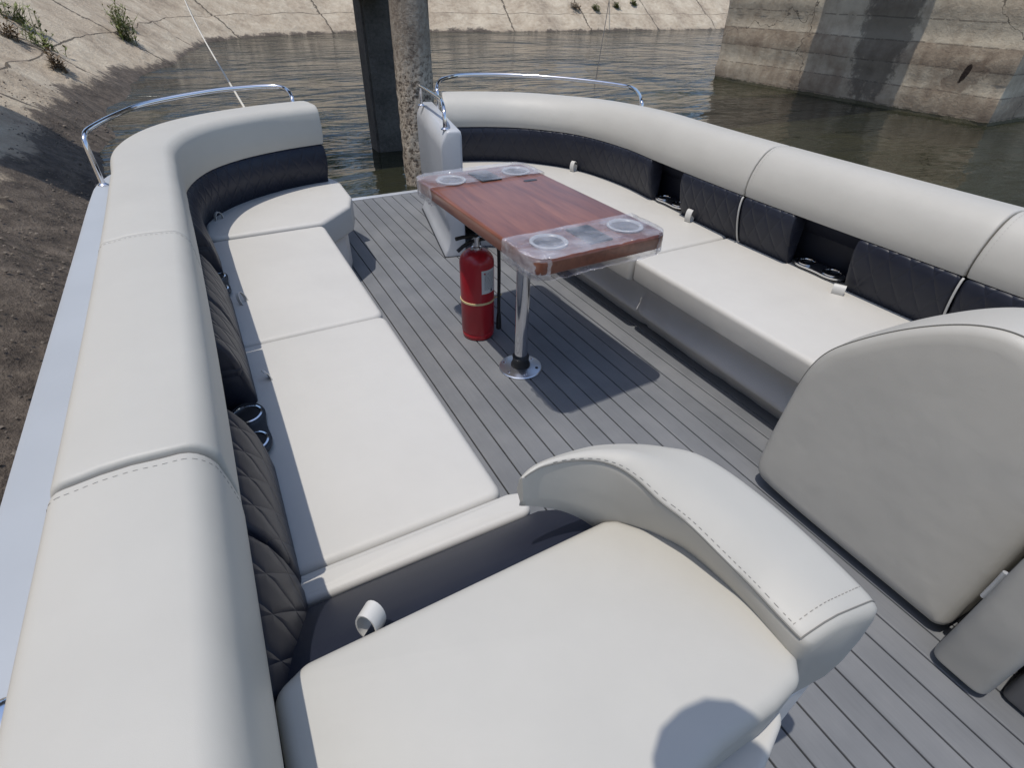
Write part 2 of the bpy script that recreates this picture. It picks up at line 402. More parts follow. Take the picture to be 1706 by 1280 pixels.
class Path:
    """plan path with normals; sign +1 puts 'outward' on the left of travel"""
    def __init__(s, pts, sign):
        s.p = [Vector((q[0], q[1])) for q in catmull([(a, b_, 0) for a, b_ in pts], 0.02)]
        s.s = [0]
        for a, b_ in zip(s.p, s.p[1:]): s.s.append(s.s[-1] + (b_ - a).length)
        s.sign = sign; s.len = s.s[-1]
    def at(s, d):
        d = max(0, min(s.len, d)); lo, hi = 0, len(s.s) - 1
        while hi - lo > 1:
            m = (lo + hi) // 2
            if s.s[m] <= d: lo = m
            else: hi = m
        t = (d - s.s[lo]) / max(1e-9, s.s[hi] - s.s[lo]); p = s.p[lo].lerp(s.p[hi], t)
        a = s.p[max(0, lo - 4)]; c = s.p[min(len(s.p) - 1, hi + 4)]; tn = (c - a).normalized()
        return p, Vector((-tn.y, tn.x)) * s.sign
    def find_y(s, y):
        for a, b_, d in zip(s.p, s.p[1:], s.s):
            if (a.y - y) * (b_.y - y) <= 0: return d
        return 0
def sweep(mb, path, s0, s1, prof, round_end=0.02, step=0.04, mod=None, ends=(1, 1)):
    """closed profile [(n,z)] from s0 to s1; ends pulled in to a soft edge"""
    ds = []
    k = int((s1 - s0) / step) + 1
    inner = [s0 + round_end + (s1 - s0 - 2 * round_end) * i / k for i in range(k + 1)]
    fr = [0, 0.15, 0.4, 0.7]
    ds = [(s0 + round_end * q, q if ends[0] else 1) for q in fr] + [(q, 1) for q in inner] + [(s1 - round_end * q, q if ends[1] else 1) for q in reversed(fr)]
    cn = sum(a for a, _ in prof) / len(prof); cz = sum(b_ for _, b_ in prof) / len(prof)
    rings = []; uvs = []
    for d, q in ds:
        p, nn = path.at(d)
        ins = round_end * (1 - math.sqrt(max(0, 1 - (1 - q) ** 2)))
        pr = mod(prof, d) if mod else prof
        rg = []
        for a, z in pr:
            v = Vector((cn - a, cz - z)); l = v.length
            if l > 1e-6: v = v / l * min(ins, l * 0.8)
            a2, z2 = a + v.x, z + v.y
            rg.append(Vector((p.x + nn.x * a2, p.y + nn.y * a2, z2))); uvs.append((d, z))
        rings.append(rg)
    mb.rings(rings, True, True, uvs)

# ------------------------------------------------------------------ setting
def water():
    mb = MB(); mb.add([(-120, -80, WATER), (160, -80, WATER), (160, 200, WATER), (-120, 200, WATER)], [(0, 1, 2, 3)])
    tag(mb.build('water', WATERM), kind='structure')
water()
SHORE = [(-1.05, -30), (-1.1, -8), (-1.15, 0), (-1.18, 5), (-1.25, 9), (-1.28, 12), (-1.2, 15), (-0.85, 17.3), (-0.2, 19.7), (0.6, 24.0),
         (1.3, 26.6), (3.7, 28.9), (7.5, 30.2), (12, 30.0), (18, 29.2), (27, 29.0), (45, 29.2), (75, 30)]
SP = catmull([(a, b_, 0) for a, b_ in SHORE], 0.3)
def bank_point(i, t):
    """world point on the bank, i index into SP, t metres up the slope"""
    a, c = SP[max(0, i - 3)], SP[min(len(SP) - 1, i + 3)]
    tn = (c - a).normalized(); nn = Vector((-tn.y, tn.x, 0))
    p = SP[i]
    z = WATER + t * math.sin(math.radians(34)) - (0.05 if t > 1.35 else 0) + (0.0 if t > 0 else 0)
    rgh = 0.05 if t > 0 else 0.02
    w = math.cos(math.radians(34))
    q = Vector((p.x, p.y, z)) + nn * (t * w)
    am = 0.10 if p.y < 12 else 0.07
    q.z += am * noise.noise(q * 1.3) + 0.035 * noise.noise(q * 5.0)
    q += nn * (0.22 * noise.noise(Vector((p.x, p.y, 3.0)) * 0.9))
    return q
def bank():
    mb = MB(); ts = [-1.2, -0.6, -0.25, -0.1, 0, 0.1, 0.2, 0.3, 0.4, 0.5, 0.6, 0.75, 0.9, 1.05, 1.2, 1.3, 1.34, 1.37, 1.45, 1.6, 1.8, 2.1, 2.5, 3, 3.5, 4, 5, 6, 7.5, 9, 11]
    vs = []; uv = []; mud = []; d = 0
    for i, p in enumerate(SP):
        if i: d += (SP[i] - SP[i - 1]).length
        for t in ts:
            vs.append(bank_point(i, t)); uv.append((d, t))
            near = max(0, min(1, (19.5 - p.y) / 8)); near = near if p.x < 3 else 0
            mud.append(0.10 + 0.62 * near)
    n = len(ts)
    fs = [(i * n + k, i * n + k + 1, (i + 1) * n + k + 1, (i + 1) * n + k) for i in range(len(SP) - 1) for k in range(n - 1)]
    mb.add(vs, fs, uv)
    o = mb.build('bank', BANKM, sharp=60)
    at = o.data.attributes.new('mud', 'FLOAT', 'POINT')
    for k, v in enumerate(mud): at.data[k].value = v
    tag(o, kind='structure')
bank()
def ground():
    # level land behind the top of the slope, and the bed of the canal
    mb = MB(); n = 0; vs = []; 
    for i in range(0, len(SP), 6):
        q = bank_point(i, 10.8); a, c = SP[max(0, i - 3)], SP[min(len(SP) - 1, i + 3)]
        tn = (c - a).normalized(); nn = Vector((-tn.y, tn.x, 0))
        vs += [q + Vector((0, 0, -0.05)), q + nn * 150 + Vector((0, 0, 0.4))]
    mb.add(vs, [(2 * i, 2 * i + 1, 2 * i + 3, 2 * i + 2) for i in range(len(vs) // 2 - 1)])
    tag(mb.build('ground', simple('dry_grass_ground', (0.12, 0.11, 0.05), 0.95, nscale=2, var=0.4)), kind='structure')
    mb = MB(); mb.add([(-150, -100, -2.4), (180, -100, -2.4), (180, 220, -2.4), (-150, 220, -2.4)], [(0, 1, 2, 3)])
    tag(mb.build('canal_bed', simple('silt', (0.05, 0.045, 0.03), 0.95)), kind='structure')
ground()

def far_trees():
    rnd = random.Random(11); mb = MB(); mt = MB()
    spots = [(x, 43 + rnd.uniform(-2, 4)) for x in range(-8, 60, 4)] + [(-15 + rnd.uniform(-2, 2), y) for y in range(-6, 40, 4)]
    for x, y in spots:
        h = rnd.uniform(5, 9); z0 = 5.4; R0 = rnd.uniform(2.2, 3.4)
        for k in range(520):
            u = Vector((rnd.gauss(0, 1), rnd.gauss(0, 1), rnd.gauss(0, 1))).normalized() * rnd.uniform(0.5, 1.0)
            q = u + Vector((0, 0, 0)); lump = 0.75 + 0.5 * noise.noise(u * 2.1 + Vector((x, y, 0)))
            c = Vector((x + u.x * R0 * lump, y + u.y * R0 * lump, z0 + h * 0.5 + u.z * h * 0.5 * lump))
            a = Vector((rnd.gauss(0, 1), rnd.gauss(0, 1), rnd.gauss(0, 1))).normalized(); b_ = a.orthogonal().normalized(); l = rnd.uniform(0.25, 0.5)
            mb.add([c - a * l, c + b_ * l * 0.6, c + a * l, c - b_ * l * 0.6], [(0, 1, 2, 3)])
    o = mb.build('far_trees', WEED, smooth=False); tag(o, 'distant green tree belt on top of the banks, seen only as green reflections', 'trees', kind='stuff')
far_trees()
def pebbles():
    rnd = random.Random(5); mb = MB()
    idx = [i for i, p in enumerate(SP) if -1 < p.y < 12]
    for k in range(2600):
        i = rnd.choice(idx); t = abs(rnd.gauss(0.15, 0.7)) if rnd.random() < 0.8 else rnd.uniform(0, 3); q = bank_point(i, t)
        q += Vector((rnd.uniform(-0.1, 0.1), rnd.uniform(-0.15, 0.15), 0)); r = rnd.uniform(0.006, 0.016) * (2.0 if rnd.random() < 0.06 else 1)
        st = [Vector((rnd.uniform(.6, 1.2) * a, rnd.uniform(.6, 1.2) * b_, rnd.uniform(.4, .8) * c)) * r + q for a, b_, c in ((1, 0, 0), (0, 1, 0), (-1, 0, 0), (0, -1, 0), (0, 0, 1), (0, 0, -1))]
        mb.add(st, [(0, 1, 4), (1, 2, 4), (2, 3, 4), (3, 0, 4), (1, 0, 5), (2, 1, 5), (3, 2, 5), (0, 3, 5)])
    o = mb.build('pebbles', simple('muddy_stone', (0.15, 0.125, 0.10), 0.9, nscale=9, var=0.6), smooth=False); tag(o, 'small stones and grit lying on the muddy foot of the left bank', 'gravel', kind='stuff')
pebbles()
# bridge pier, bridge, columns
def pier():
    r = thing('bridge_pier', (15.7, 8.6, WATER), 'massive stained concrete bridge pier on the right, striped by a dark vertical shadow', 'bridge pier')
    mb = MB(); mb.box(12.67, 19.5, 5.22, 12.0, -2.4, 7.0, 0.0)
    bm = bmesh.new(); bmesh.ops.create_cube(bm, size=1)
    mb = MB()
    for v in bm.verts:
        v.co = Vector((16.085 + v.co.x * 6.83, 8.61 + v.co.y * 6.78, 2.3 + v.co.z * 9.4))
    bmesh.ops.subdivide_edges(bm, edges=bm.edges[:], cuts=46, use_grid_fill=True)
    for v in bm.verts:
        k = noise.noise(v.co * 0.9) * 0.03 + noise.noise(v.co * 4) * 0.015
        lift = (v.co.z / 0.37) % 1.0
        k += 0.012 * (1 if math.floor(v.co.z / 0.37) % 2 else -1)
        edge = v.co.x < 12.70 and (v.co.y < 5.3 or v.co.y > 11.9)
        v.co.x -= k * (1.6 if v.co.x < 12.8 else 0); v.co.y -= k * (1.0 if v.co.y < 5.4 else 0)
        if edge: v.co.x += 0.05 + 0.05 * noise.noise(v.co * 3)
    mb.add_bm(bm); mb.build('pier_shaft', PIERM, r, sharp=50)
pier()
def footbridge():
    r = thing('footbridge', (2.2, 8.05, 4.6), 'concrete footbridge beam overhead that throws the dark band across pier and bank', 'bridge')
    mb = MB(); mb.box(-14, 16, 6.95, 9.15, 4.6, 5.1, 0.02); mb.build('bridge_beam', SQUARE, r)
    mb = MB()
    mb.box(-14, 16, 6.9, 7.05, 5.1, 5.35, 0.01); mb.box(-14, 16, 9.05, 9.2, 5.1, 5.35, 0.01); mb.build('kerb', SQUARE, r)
footbridge()
def columns():
    r = thing('square_post', (2.29, 8.0, WATER), 'square dark concrete post rising from the water, left of the round column', 'post')
    bm = bmesh.new(); bmesh.ops.create_cube(bm, size=1)
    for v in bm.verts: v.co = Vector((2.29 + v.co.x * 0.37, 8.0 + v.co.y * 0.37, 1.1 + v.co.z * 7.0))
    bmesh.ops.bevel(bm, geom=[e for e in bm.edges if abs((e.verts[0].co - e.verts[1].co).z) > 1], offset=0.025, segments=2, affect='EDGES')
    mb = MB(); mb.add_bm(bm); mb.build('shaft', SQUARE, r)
    r = thing('round_column', (2.17, 6.25, WATER), 'round weathered concrete column with pitted pale lower part just off the bow', 'column')
    mb = MB(); seg = 48; rg = []
    for i in range(150):
        z = -2.4 + i * 0.045; ring = []
        for k in range(seg):
            a = 2 * pi * k / seg; q = Vector((math.cos(a), math.sin(a), z * 1.2))
            pit = max(0, min(1, (1.0 - z) / 0.5))
            rr = 0.195 + 0.006 * noise.noise(q * 2) + pit * (0.012 * noise.noise(q * 9) + 0.010 * noise.noise(q * 22))
            ring.append(Vector((2.17 + rr * math.cos(a), 6.25 + rr * math.sin(a), z)))
        rg.append(ring)
    mb.rings(rg); mb.build('shaft', ROUND, r, sharp=70)
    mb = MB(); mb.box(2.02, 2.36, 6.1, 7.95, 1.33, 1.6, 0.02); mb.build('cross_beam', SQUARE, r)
columns()

# weeds on the bank joints
def weed(loc, h, n, spread, label, green=True, seed=1):
    rnd = random.Random(seed)
    r = thing('weed_clump', loc, label, 'weed', 'weeds growing in the bank joints')
    mb = MB(); mf = MB(); L0 = Vector(loc)
    for i in range(n):
        b0 = L0 + Vector((rnd.gauss(0, spread), rnd.gauss(0, spread), 0)); b0.z = L0.z + (L0.x - b0.x) * 0.5 - 0.05
        hh = h * rnd.uniform(0.45, 1.0); dx, dy = rnd.gauss(0, 0.22) * hh, rnd.gauss(0, 0.22) * hh
        pts = [b0 + Vector((dx * t * t, dy * t * t, hh * t)) for t in (0, 0.3, 0.6, 0.85, 1)]
        mb.tube(pts, 0.008, 4, True, [1, 0.9, 0.7, 0.5, 0.3])
        for k in range(12):
            t = rnd.uniform(0.15, 1.0); p = b0 + Vector((dx * t * t, dy * t * t, hh * t))
            a = rnd.uniform(0, 2 * pi); l = rnd.uniform(0.06, 0.15); d = Vector((math.cos(a), math.sin(a), rnd.uniform(-0.2, 0.8))) * l
            w = d.cross(Vector((0, 0, 1))).normalized() * l * 0.16
            mf.add([p, p + d * 0.5 + w, p + d, p + d * 0.5 - w], [(0, 1, 2, 3)])
    mb.build('stems', WEEDD if not green else WEED, r); mf.build('leaves', WEED if green else WEEDD, r, smooth=False)
def bank_near(x, y):
    best = None
    for i in range(0, len(SP), 1):
        for t in (0.6, 1.0, 1.5, 2.0, 2.6, 3.2, 4, 5, 6):
            q = bank_point(i, t); d = (q.x - x) ** 2 + (q.y - y) ** 2
            if best is None or d < best[0]: best = (d, q)
    return tuple(best[1])

# ------------------------------------------------------------------ boat
boat = thing('pontoon_boat', (1.06, 0.5, -0.1), 'open pontoon boat with grey plank deck and pale aluminium side panels moored in the canal', 'boat')
def deck():
    mb = MB(); x = 0.698 - 0.0826 * 20; g = 0.0027
    xs = []
    while x < 2.75: xs.append(x); x += 0.0826
    for a, c in zip(xs, xs[1:]):
        x0, x1 = a + g, c - g
        if x0 < -0.55 or x1 > 2.68: continue
        inset = 0.0
        y1 = 4.52
        e = 0.0015
        vs = []
        prof = [(x0, -0.03), (x0, -e), (x0 + e, 0), (x1 - e, 0), (x1, -e), (x1, -0.03)]
        rg = [[Vector((px, yy, pz)) for px, pz in prof] for yy in (-3.5, y1)]
        mb.rings(rg)
    mb.build('deck_planks', DECK, boat, sharp=25)
    mb = MB(); mb.box(-0.56, 2.69, -3.5, 4.53, -0.03, -0.009); mb.build('groove_backing', BLACK, boat, smooth=False)
    mb = MB(); mb.box(-0.56, 2.69, -3.5, 4.55, -0.16, -0.032, 0.004); mb.build('deck_frame', TRIM, boat)
    mb = MB(); mb.box(-0.56, 2.69, 4.522, 4.575, -0.17, 0.006, 0.006); mb.build('bow_trim', TRIM, boat)
    for cx in (-0.15, 2.27):
        mb = MB(); mb.rings([[Vector((cx + 0.3 * sc * math.cos(a), y, -0.47 + dz + 0.3 * sc * math.sin(a))) for a in [2 * pi * k / 28 for k in range(28)]]
                             for y, sc, dz in ((-3.4, 1, 0), (3.7, 1, 0), (4.0, 0.9, 0.03), (4.25, 0.65, 0.1), (4.4, 0.3, 0.17), (4.44, 0.05, 0.2))])
        mb.build('pontoon_tube', ALU, boat)
deck()
# reference lines: lower inner edge of the ivory back rest
PL = Path([(-0.145, -0.6), (-0.135, 0.3), (-0.13, 1.2), (-0.135, 2.0), (-0.145, 2.6), (-0.135, 2.95), (-0.03, 3.24), (0.15, 3.43), (0.39, 3.555), (0.64, 3.62)], 1)
PR = Path([(2.265, -0.6), (2.255, 0.3), (2.245, 1.0), (2.245, 1.8), (2.275, 2.41), (2.30, 2.8), (2.235, 3.2), (2.03, 3.50), (1.80, 3.66), (1.50, 3.77)], -1)
def arc(cx, cz, r, a0, a1, n=5):
    return [(cx + r * math.cos(math.radians(a0 + (a1 - a0) * k / n)), cz + r * math.sin(math.radians(a0 + (a1 - a0) * k / n))) for k in range(n + 1)]
IV = [(0.0, 0.655), (-0.012, 0.69), (-0.018, 0.74), (-0.016, 0.79)] + arc(0.034, 0.817, 0.050, 170, 95) + [(0.07, 0.869), (0.12, 0.871), (0.17, 0.869), (0.205, 0.864)] + arc(0.222, 0.824, 0.038, 85, 0) + [(0.266, 0.77), (0.270, 0.70), (0.26, 0.655), (0.20, 0.64), (0.10, 0.64), (0.03, 0.645)]
IV3 = [(0.0, 0.655), (-0.014, 0.69), (-0.018, 0.735), (-0.014, 0.78)] + arc(0.045, 0.806, 0.055, 165, 95) + [(0.075, 0.862), (0.12, 0.865), (0.17, 0.863), (0.21, 0.858)] + arc(0.226, 0.820, 0.036, 85, 0) + [(0.272, 0.77), (0.278, 0.70), (0.26, 0.655), (0.20, 0.64), (0.10, 0.64), (0.03, 0.645)]
IVR = [(0.0, 0.655), (-0.008, 0.685), (-0.006, 0.72), (0.003, 0.755), (0.018, 0.79), (0.038, 0.82), (0.062, 0.845), (0.09, 0.862), (0.12, 0.870), (0.16, 0.870), (0.195, 0.865)] + arc(0.215, 0.826, 0.038, 85, 0) + [(0.258, 0.77), (0.262, 0.70), (0.25, 0.655), (0.20, 0.64), (0.10, 0.64), (0.03, 0.645)]
HULL = [(-0.26, 0.60), (-0.03, 0.605), (-0.012, 0.597), (-0.003, 0.58), (0.0, 0.56), (0.0, 0.05), (0.0, -0.12), (-0.03, -0.12), (-0.03, 0.03), (-0.07, 0.03), (-0.07, 0.56), (-0.26, 0.57)]
def smooth_prof(pr, k=4):
    n = len(pr); out = []
    for i in range(n):
        p0, p1, p2, p3 = [pr[(i + j) % n] for j in (-1, 0, 1, 2)]
        for q in range(k):
            t = q / k; out.append(tuple(0.5 * ((2 * b_) + (c - a) * t + (2 * a - 5 * b_ + 4 * c - d) * t * t + (3 * b_ - a - 3 * c + d) * t ** 3) for a, b_, c, d in zip(p0, p1, p2, p3)))
    return out
def navy_prof(front, bot):
    return [(0.09, 0.652), (0.0, 0.652)] + front + [(0.09, bot)]
def build_side(path, sign, nm):
    left = sign > 0
    ye = path.len
    j1, j2 = path.find_y(1.78), path.find_y(0.77)
    # hull side panel
    hp = [(-0.572, -0.6), (-0.572, 0.5), (-0.572, 1.5), (-0.572, 2.5), (-0.572, 3.2), (-0.555, 3.48), (-0.47, 3.72), (-0.30, 3.93), (-0.05, 4.06), (0.25, 4.12), (0.62, 4.13)]
    if not left: hp = [(2.12 - x, y) for x, y in hp]
    hpath = Path(hp, sign)
    mb = MB(); sweep(mb, hpath, 0.0, hpath.len, HULL, 0.004, 0.08); sp_ = mb.build('side_panel', ALU, boat)
    mb = MB(); sweep(mb, hpath, 0.0, hpath.len, [(0.0, 0.50), (0.012, 0.503), (0.016, 0.515), (0.012, 0.527), (0.0, 0.53)], 0.002, 0.08); mb.build('rub_rail', TRIM, sp_)
    label = {True: 'long ivory and navy bench along the left side, open deck beside its front',
             False: 'ivory and navy bench along the right side of the boat behind the table'}[left]
    x0 = 0.1 if left else 2.05
    bench = thing('bench_seat', (x0, 1.8, 0), label, 'bench', 'facing benches on the boat')
    # ivory back rests
    def im(prof, d):
        t = max(0, min(1, (d - path.find_y(2.6)) / 0.8)); k = 1 + 0.08 * t
        if left: return [(a * k * (0.82 + 0.10 * t if a > 0 else 1), z) for a, z in prof]
        return [(a * k, 0.655 + (z - 0.655) * (1 - 0.10 * t)) for a, z in prof]
    g = 0.0025
    for a, c, pr in ((j1 + g, ye, IV), (j2 + g, j1 - g, IV), (0.0, j2 - g, IV3)):
        if not left: pr = IVR
        mb = MB(); sweep(mb, path, a, c, pr, 0.009, 0.03, im); o = mb.build('backrest', IVORY, bench, sharp=50)
        # stitched seam just inside the joint
        if c < ye:
            st = MB(); prf = im(pr, c)
            pts = []
            pp, nn = path.at(c - 0.014 if False else c - 0.02)
            for k in range(2, 20):
                q = prf[k]; pts.append(Vector((pp.x + nn.x * q[0], pp.y + nn.y * q[0], q[1] + 0.0007)))
            pts = catmull(pts, 0.003)
            for k in range(0, len(pts) - 2, 4): st.tube(pts[k:k + 3], 0.00035, 4)
            st.build('stitching', THREAD, o)
    # navy lower back: recessed wall then pads
    if left:
        recess = [(0.02, 0.64), (0.03, 0.5), (0.03, 0.36)]
        pad = [(-0.012, 0.635), (-0.03, 0.60), (-0.046, 0.55), (-0.056, 0.49), (-0.060, 0.43), (-0.056, 0.38)]
        padc = [(-0.01, 0.64), (-0.02, 0.60), (-0.02, 0.55), (0.0, 0.48), (0.03, 0.42), (0.05, 0.38)]
        rz = [(2.20, 2.50), (1.18, 1.48)]
    else:
        recess = [(0.07, 0.64), (0.155, 0.55), (0.17, 0.36)]
        pad = [(-0.006, 0.642), (-0.009, 0.60), (0.0, 0.54), (0.022, 0.47), (0.045, 0.42), (0.06, 0.38)]
        padc = pad
        rz = [(2.22, 2.50), (1.18, 1.48)]
    mb = MB()
    back = [(0.19, 0.65)] + recess + [(0.19, 0.36)]
    sweep(mb, path, path.find_y(0.46), ye, back, 0.004, 0.06); mb.build('recess_panel', NAVY, bench)
    spans = [(path.find_y(rz[0][1]), ye - 0.004, True), (j1 + 0.006, path.find_y(rz[0][0]), False), (path.find_y(rz[1][1]), j1 - 0.006, False),
             (j2 + 0.006, path.find_y(rz[1][0]), False), (path.find_y(0.46), j2 - 0.006, False)]
    for a, c, curve in spans:
        def pm(prof, d, a=a):
            if not (left and curve): return prof
            t = max(0, min(1, (d - path.find_y(2.62)) / 0.55)); t = t * t * (3 - 2 * t)
            return [(p0[0] * (1 - t) + p1[0] * t, p0[1]) for p0, p1 in zip(prof, navy_prof(padc, 0.38))]
        mb = MB(); sweep(mb, path, a, c, navy_prof(pad, 0.38), 0.018, 0.03, pm)
        mb.build('back_pad', NAVYQ, bench, sharp=60)
    # white piping in the joints of the navy pads
    for j in (() if left else (j1, j2)):
        mb = MB(); pp, nn = path.at(j)
        pts = [Vector((pp.x + nn.x * (a + (-0.002)), pp.y + nn.y * (a - 0.002), z)) for a, z in [(0.0, 0.65)] + pad]
        mb.tube(catmull(pts, 0.01), 0.0022 if left else 0.0042, 8); mb.build('piping', PIPING, bench)
    # cup holder plates in the recesses
    for ya, yb in rz:
        ym = (ya + yb) / 2; pp, nn = path.at(path.find_y(ym))
        cx = pp.x + nn.x * (0.100 if not left else -0.022); half = 0.128
        mb = MB(); ol = []
        for k in range(40):
            a = 2 * pi * k / 40; wx = 0.058; yy = math.sin(a); xx = math.cos(a)
            neck = 1 - 0.22 * math.exp(-(yy / 0.35) ** 2)
            ol.append((cx + wx * xx * neck if abs(xx) > 0.01 else cx, ym + half * (abs(yy) ** 0.75) * (1 if yy > 0 else -1)))
        # plate as ring of two wells
        z = 0.435
        mb.rings([[Vector((x, y, zz)) for x, y in ol] for zz in (z - 0.008, z)], True)
        pl = mb.build('cup_holder', PADM if left else STEELW, bench, sharp=30)
        for dy in (-0.065, 0.065):
            mb = MB(); cy = ym + dy
            mb.torus(cx, cy, [(0.036, z + 0.0005), (0.043, z + 0.001), (0.043, z + 0.006), (0.038, z + 0.007), (0.036, z + 0.002)], 28)
            mb.build('rim', CHROME, pl)
            mb = MB(); mb.lathe(cx, cy, [(0.036, z + 0.0015), (0.036, z + 0.0022), (0.001, z + 0.0022)], 28); mb.build('cup_well', BLACK, pl)
    return bench
benchL = build_side(PL, 1, 'left')
benchR = build_side(PR, -1, 'right')

def seats():
    def cushion(bench, ol, z0=0.30, z1=0.412, r=0.022, mat=SEAT, nm='seat_cushion', crown=0.006, rc=0.04):
        mb = MB(); mb.slab(ol, z0, z1, r, crown, rc); return mb.build(nm, mat, bench, sharp=60)
    cushion(benchL, [(-0.12, 0.808), (0.432, 0.808), (0.436, 1.836), (-0.12, 1.836)])
    cushion(benchL, [(-0.12, 1.840), (0.436, 1.840), (0.44, 2.915), (-0.12, 2.915)])
    cushion(benchL, [(-0.13, 2.935), (0.445, 2.935), (0.64, 3.14), (0.69, 3.30), (0.70, 3.62), (0.66, 3.76), (0.50, 3.76), (0.30, 3.68), (0.0, 3.42), (-0.12, 3.2)], 0.27, 0.420, rc=0.06)
    cushion(benchL, [(-0.12, 0.728), (0.47, 0.722), (0.475, 0.79), (0.435, 0.802), (-0.12, 0.802)], 0.28, 0.418, 0.015, nm='end_strip')
    cushion(benchR, [(1.672, -0.4), (2.38, -0.4), (2.38, 1.838), (1.672, 1.838)])
    cushion(benchR, [(1.672, 1.842), (2.38, 1.842), (2.38, 2.6), (2.36, 2.95), (2.27, 3.42), (2.05, 3.76), (1.64, 3.93), (1.46, 3.92), (1.335, 3.22), (1.53, 3.10), (1.66, 2.95)], 0.28)
    # bases
    mb = MB(); mb.slab([(-0.35, 0.60), (0.395, 0.60), (0.395, 2.93), (0.58, 3.14), (0.635, 3.32), (0.65, 3.70), (0.3, 3.66), (-0.1, 3.35), (-0.35, 3.0)], 0.001, 0.285, 0.012, 0.0, 0.05)
    mb.build('seat_base', BASEV, benchL, sharp=60)
    mb = MB(); ny, nz = 150, 20; vs = []; uv = []
    for i in range(ny + 1):
        y = -0.4 + 3.45 * i / ny
        for k in range(nz + 1):
            t = k / nz; z = 0.30 * (1 - t)
            w = 0.012 * noise.noise(Vector((y * 3.2, z * 3, 0))) + 0.007 * noise.noise(Vector((y * 9, z * 5, 2)))
            x = 1.735 + 0.045 * t + 0.045 * math.sin(min(1, t / 0.45) * pi) * 0.6 - 0.030 * math.exp(-((t - 0.62 - w * 5) / 0.11) ** 2) + 0.045 * max(0, t - 0.62) / 0.38 + w
            seam = abs(y - 1.84); x += 0.018 * math.exp(-(seam / 0.012) ** 2)
            vs.append((x, y, z))
    n = nz + 1
    mb.add(vs, [(i * n + k, i * n + k + 1, (i + 1) * n + k + 1, (i + 1) * n + k) for i in range(ny) for k in range(nz)])
    y1 = 3.05
    mb.add([(1.76, y1, 0.3), (1.87, y1, 0.0), (1.5, 3.2, 0), (1.45, 3.2, 0.3), (2.35, -0.4, 0.3), (2.35, y1, 0.3)], [(0, 1, 2, 3)])
    mb.build('seat_base', BASEV, benchR, sharp=70)
seats()

def straps():
    def loop(bench, x, y, z, r, w, ax, tilt=0.0, full=1.0):
        mb = MB(); n = 18; ring = []
        d = Vector((math.cos(ax), math.sin(ax), 0)); sd = Vector((-d.y, d.x, 0))
        pts = []
        for k in range(n + 1):
            a = -0.35 * pi + (1.7 * pi * full) * k / n
            pts.append(Vector((x, y, z)) + d * (r * 0.62 * math.cos(a)) + Vector((0, 0, r + r * math.sin(a))) + sd * tilt * math.sin(a) * r)
        rg = []
        for i, p in enumerate(pts):
            t = (pts[min(i + 1, n)] - pts[max(0, i - 1)]).normalized(); nn = t.cross(sd).normalized() * 0.0014
            rg.append([p + sd * w / 2 + nn, p - sd * w / 2 + nn, p - sd * w / 2 - nn, p + sd * w / 2 - nn])
        mb.rings(rg); return mb.build('pull_strap', PIPING, bench, sharp=50)
    loop(benchL, -0.045, 3.20, 0.395, 0.033, 0.016, 0.5)
    loop(benchL, -0.04, 2.17, 0.40, 0.030, 0.014, 0.9, 0.3)
    loop(benchL, -0.035, 1.58, 0.40, 0.022, 0.024, 0.3, 0.4, 0.5)
    loop(benchR, 2.235, 3.22, 0.405, 0.038, 0.030, 0.4)
    loop(benchR, 2.27, 2.10, 0.405, 0.038, 0.034, 0.3)
    loop(benchR, 2.225, 1.145, 0.405, 0.026, 0.048, 0.5)
    return loop
loop = straps()

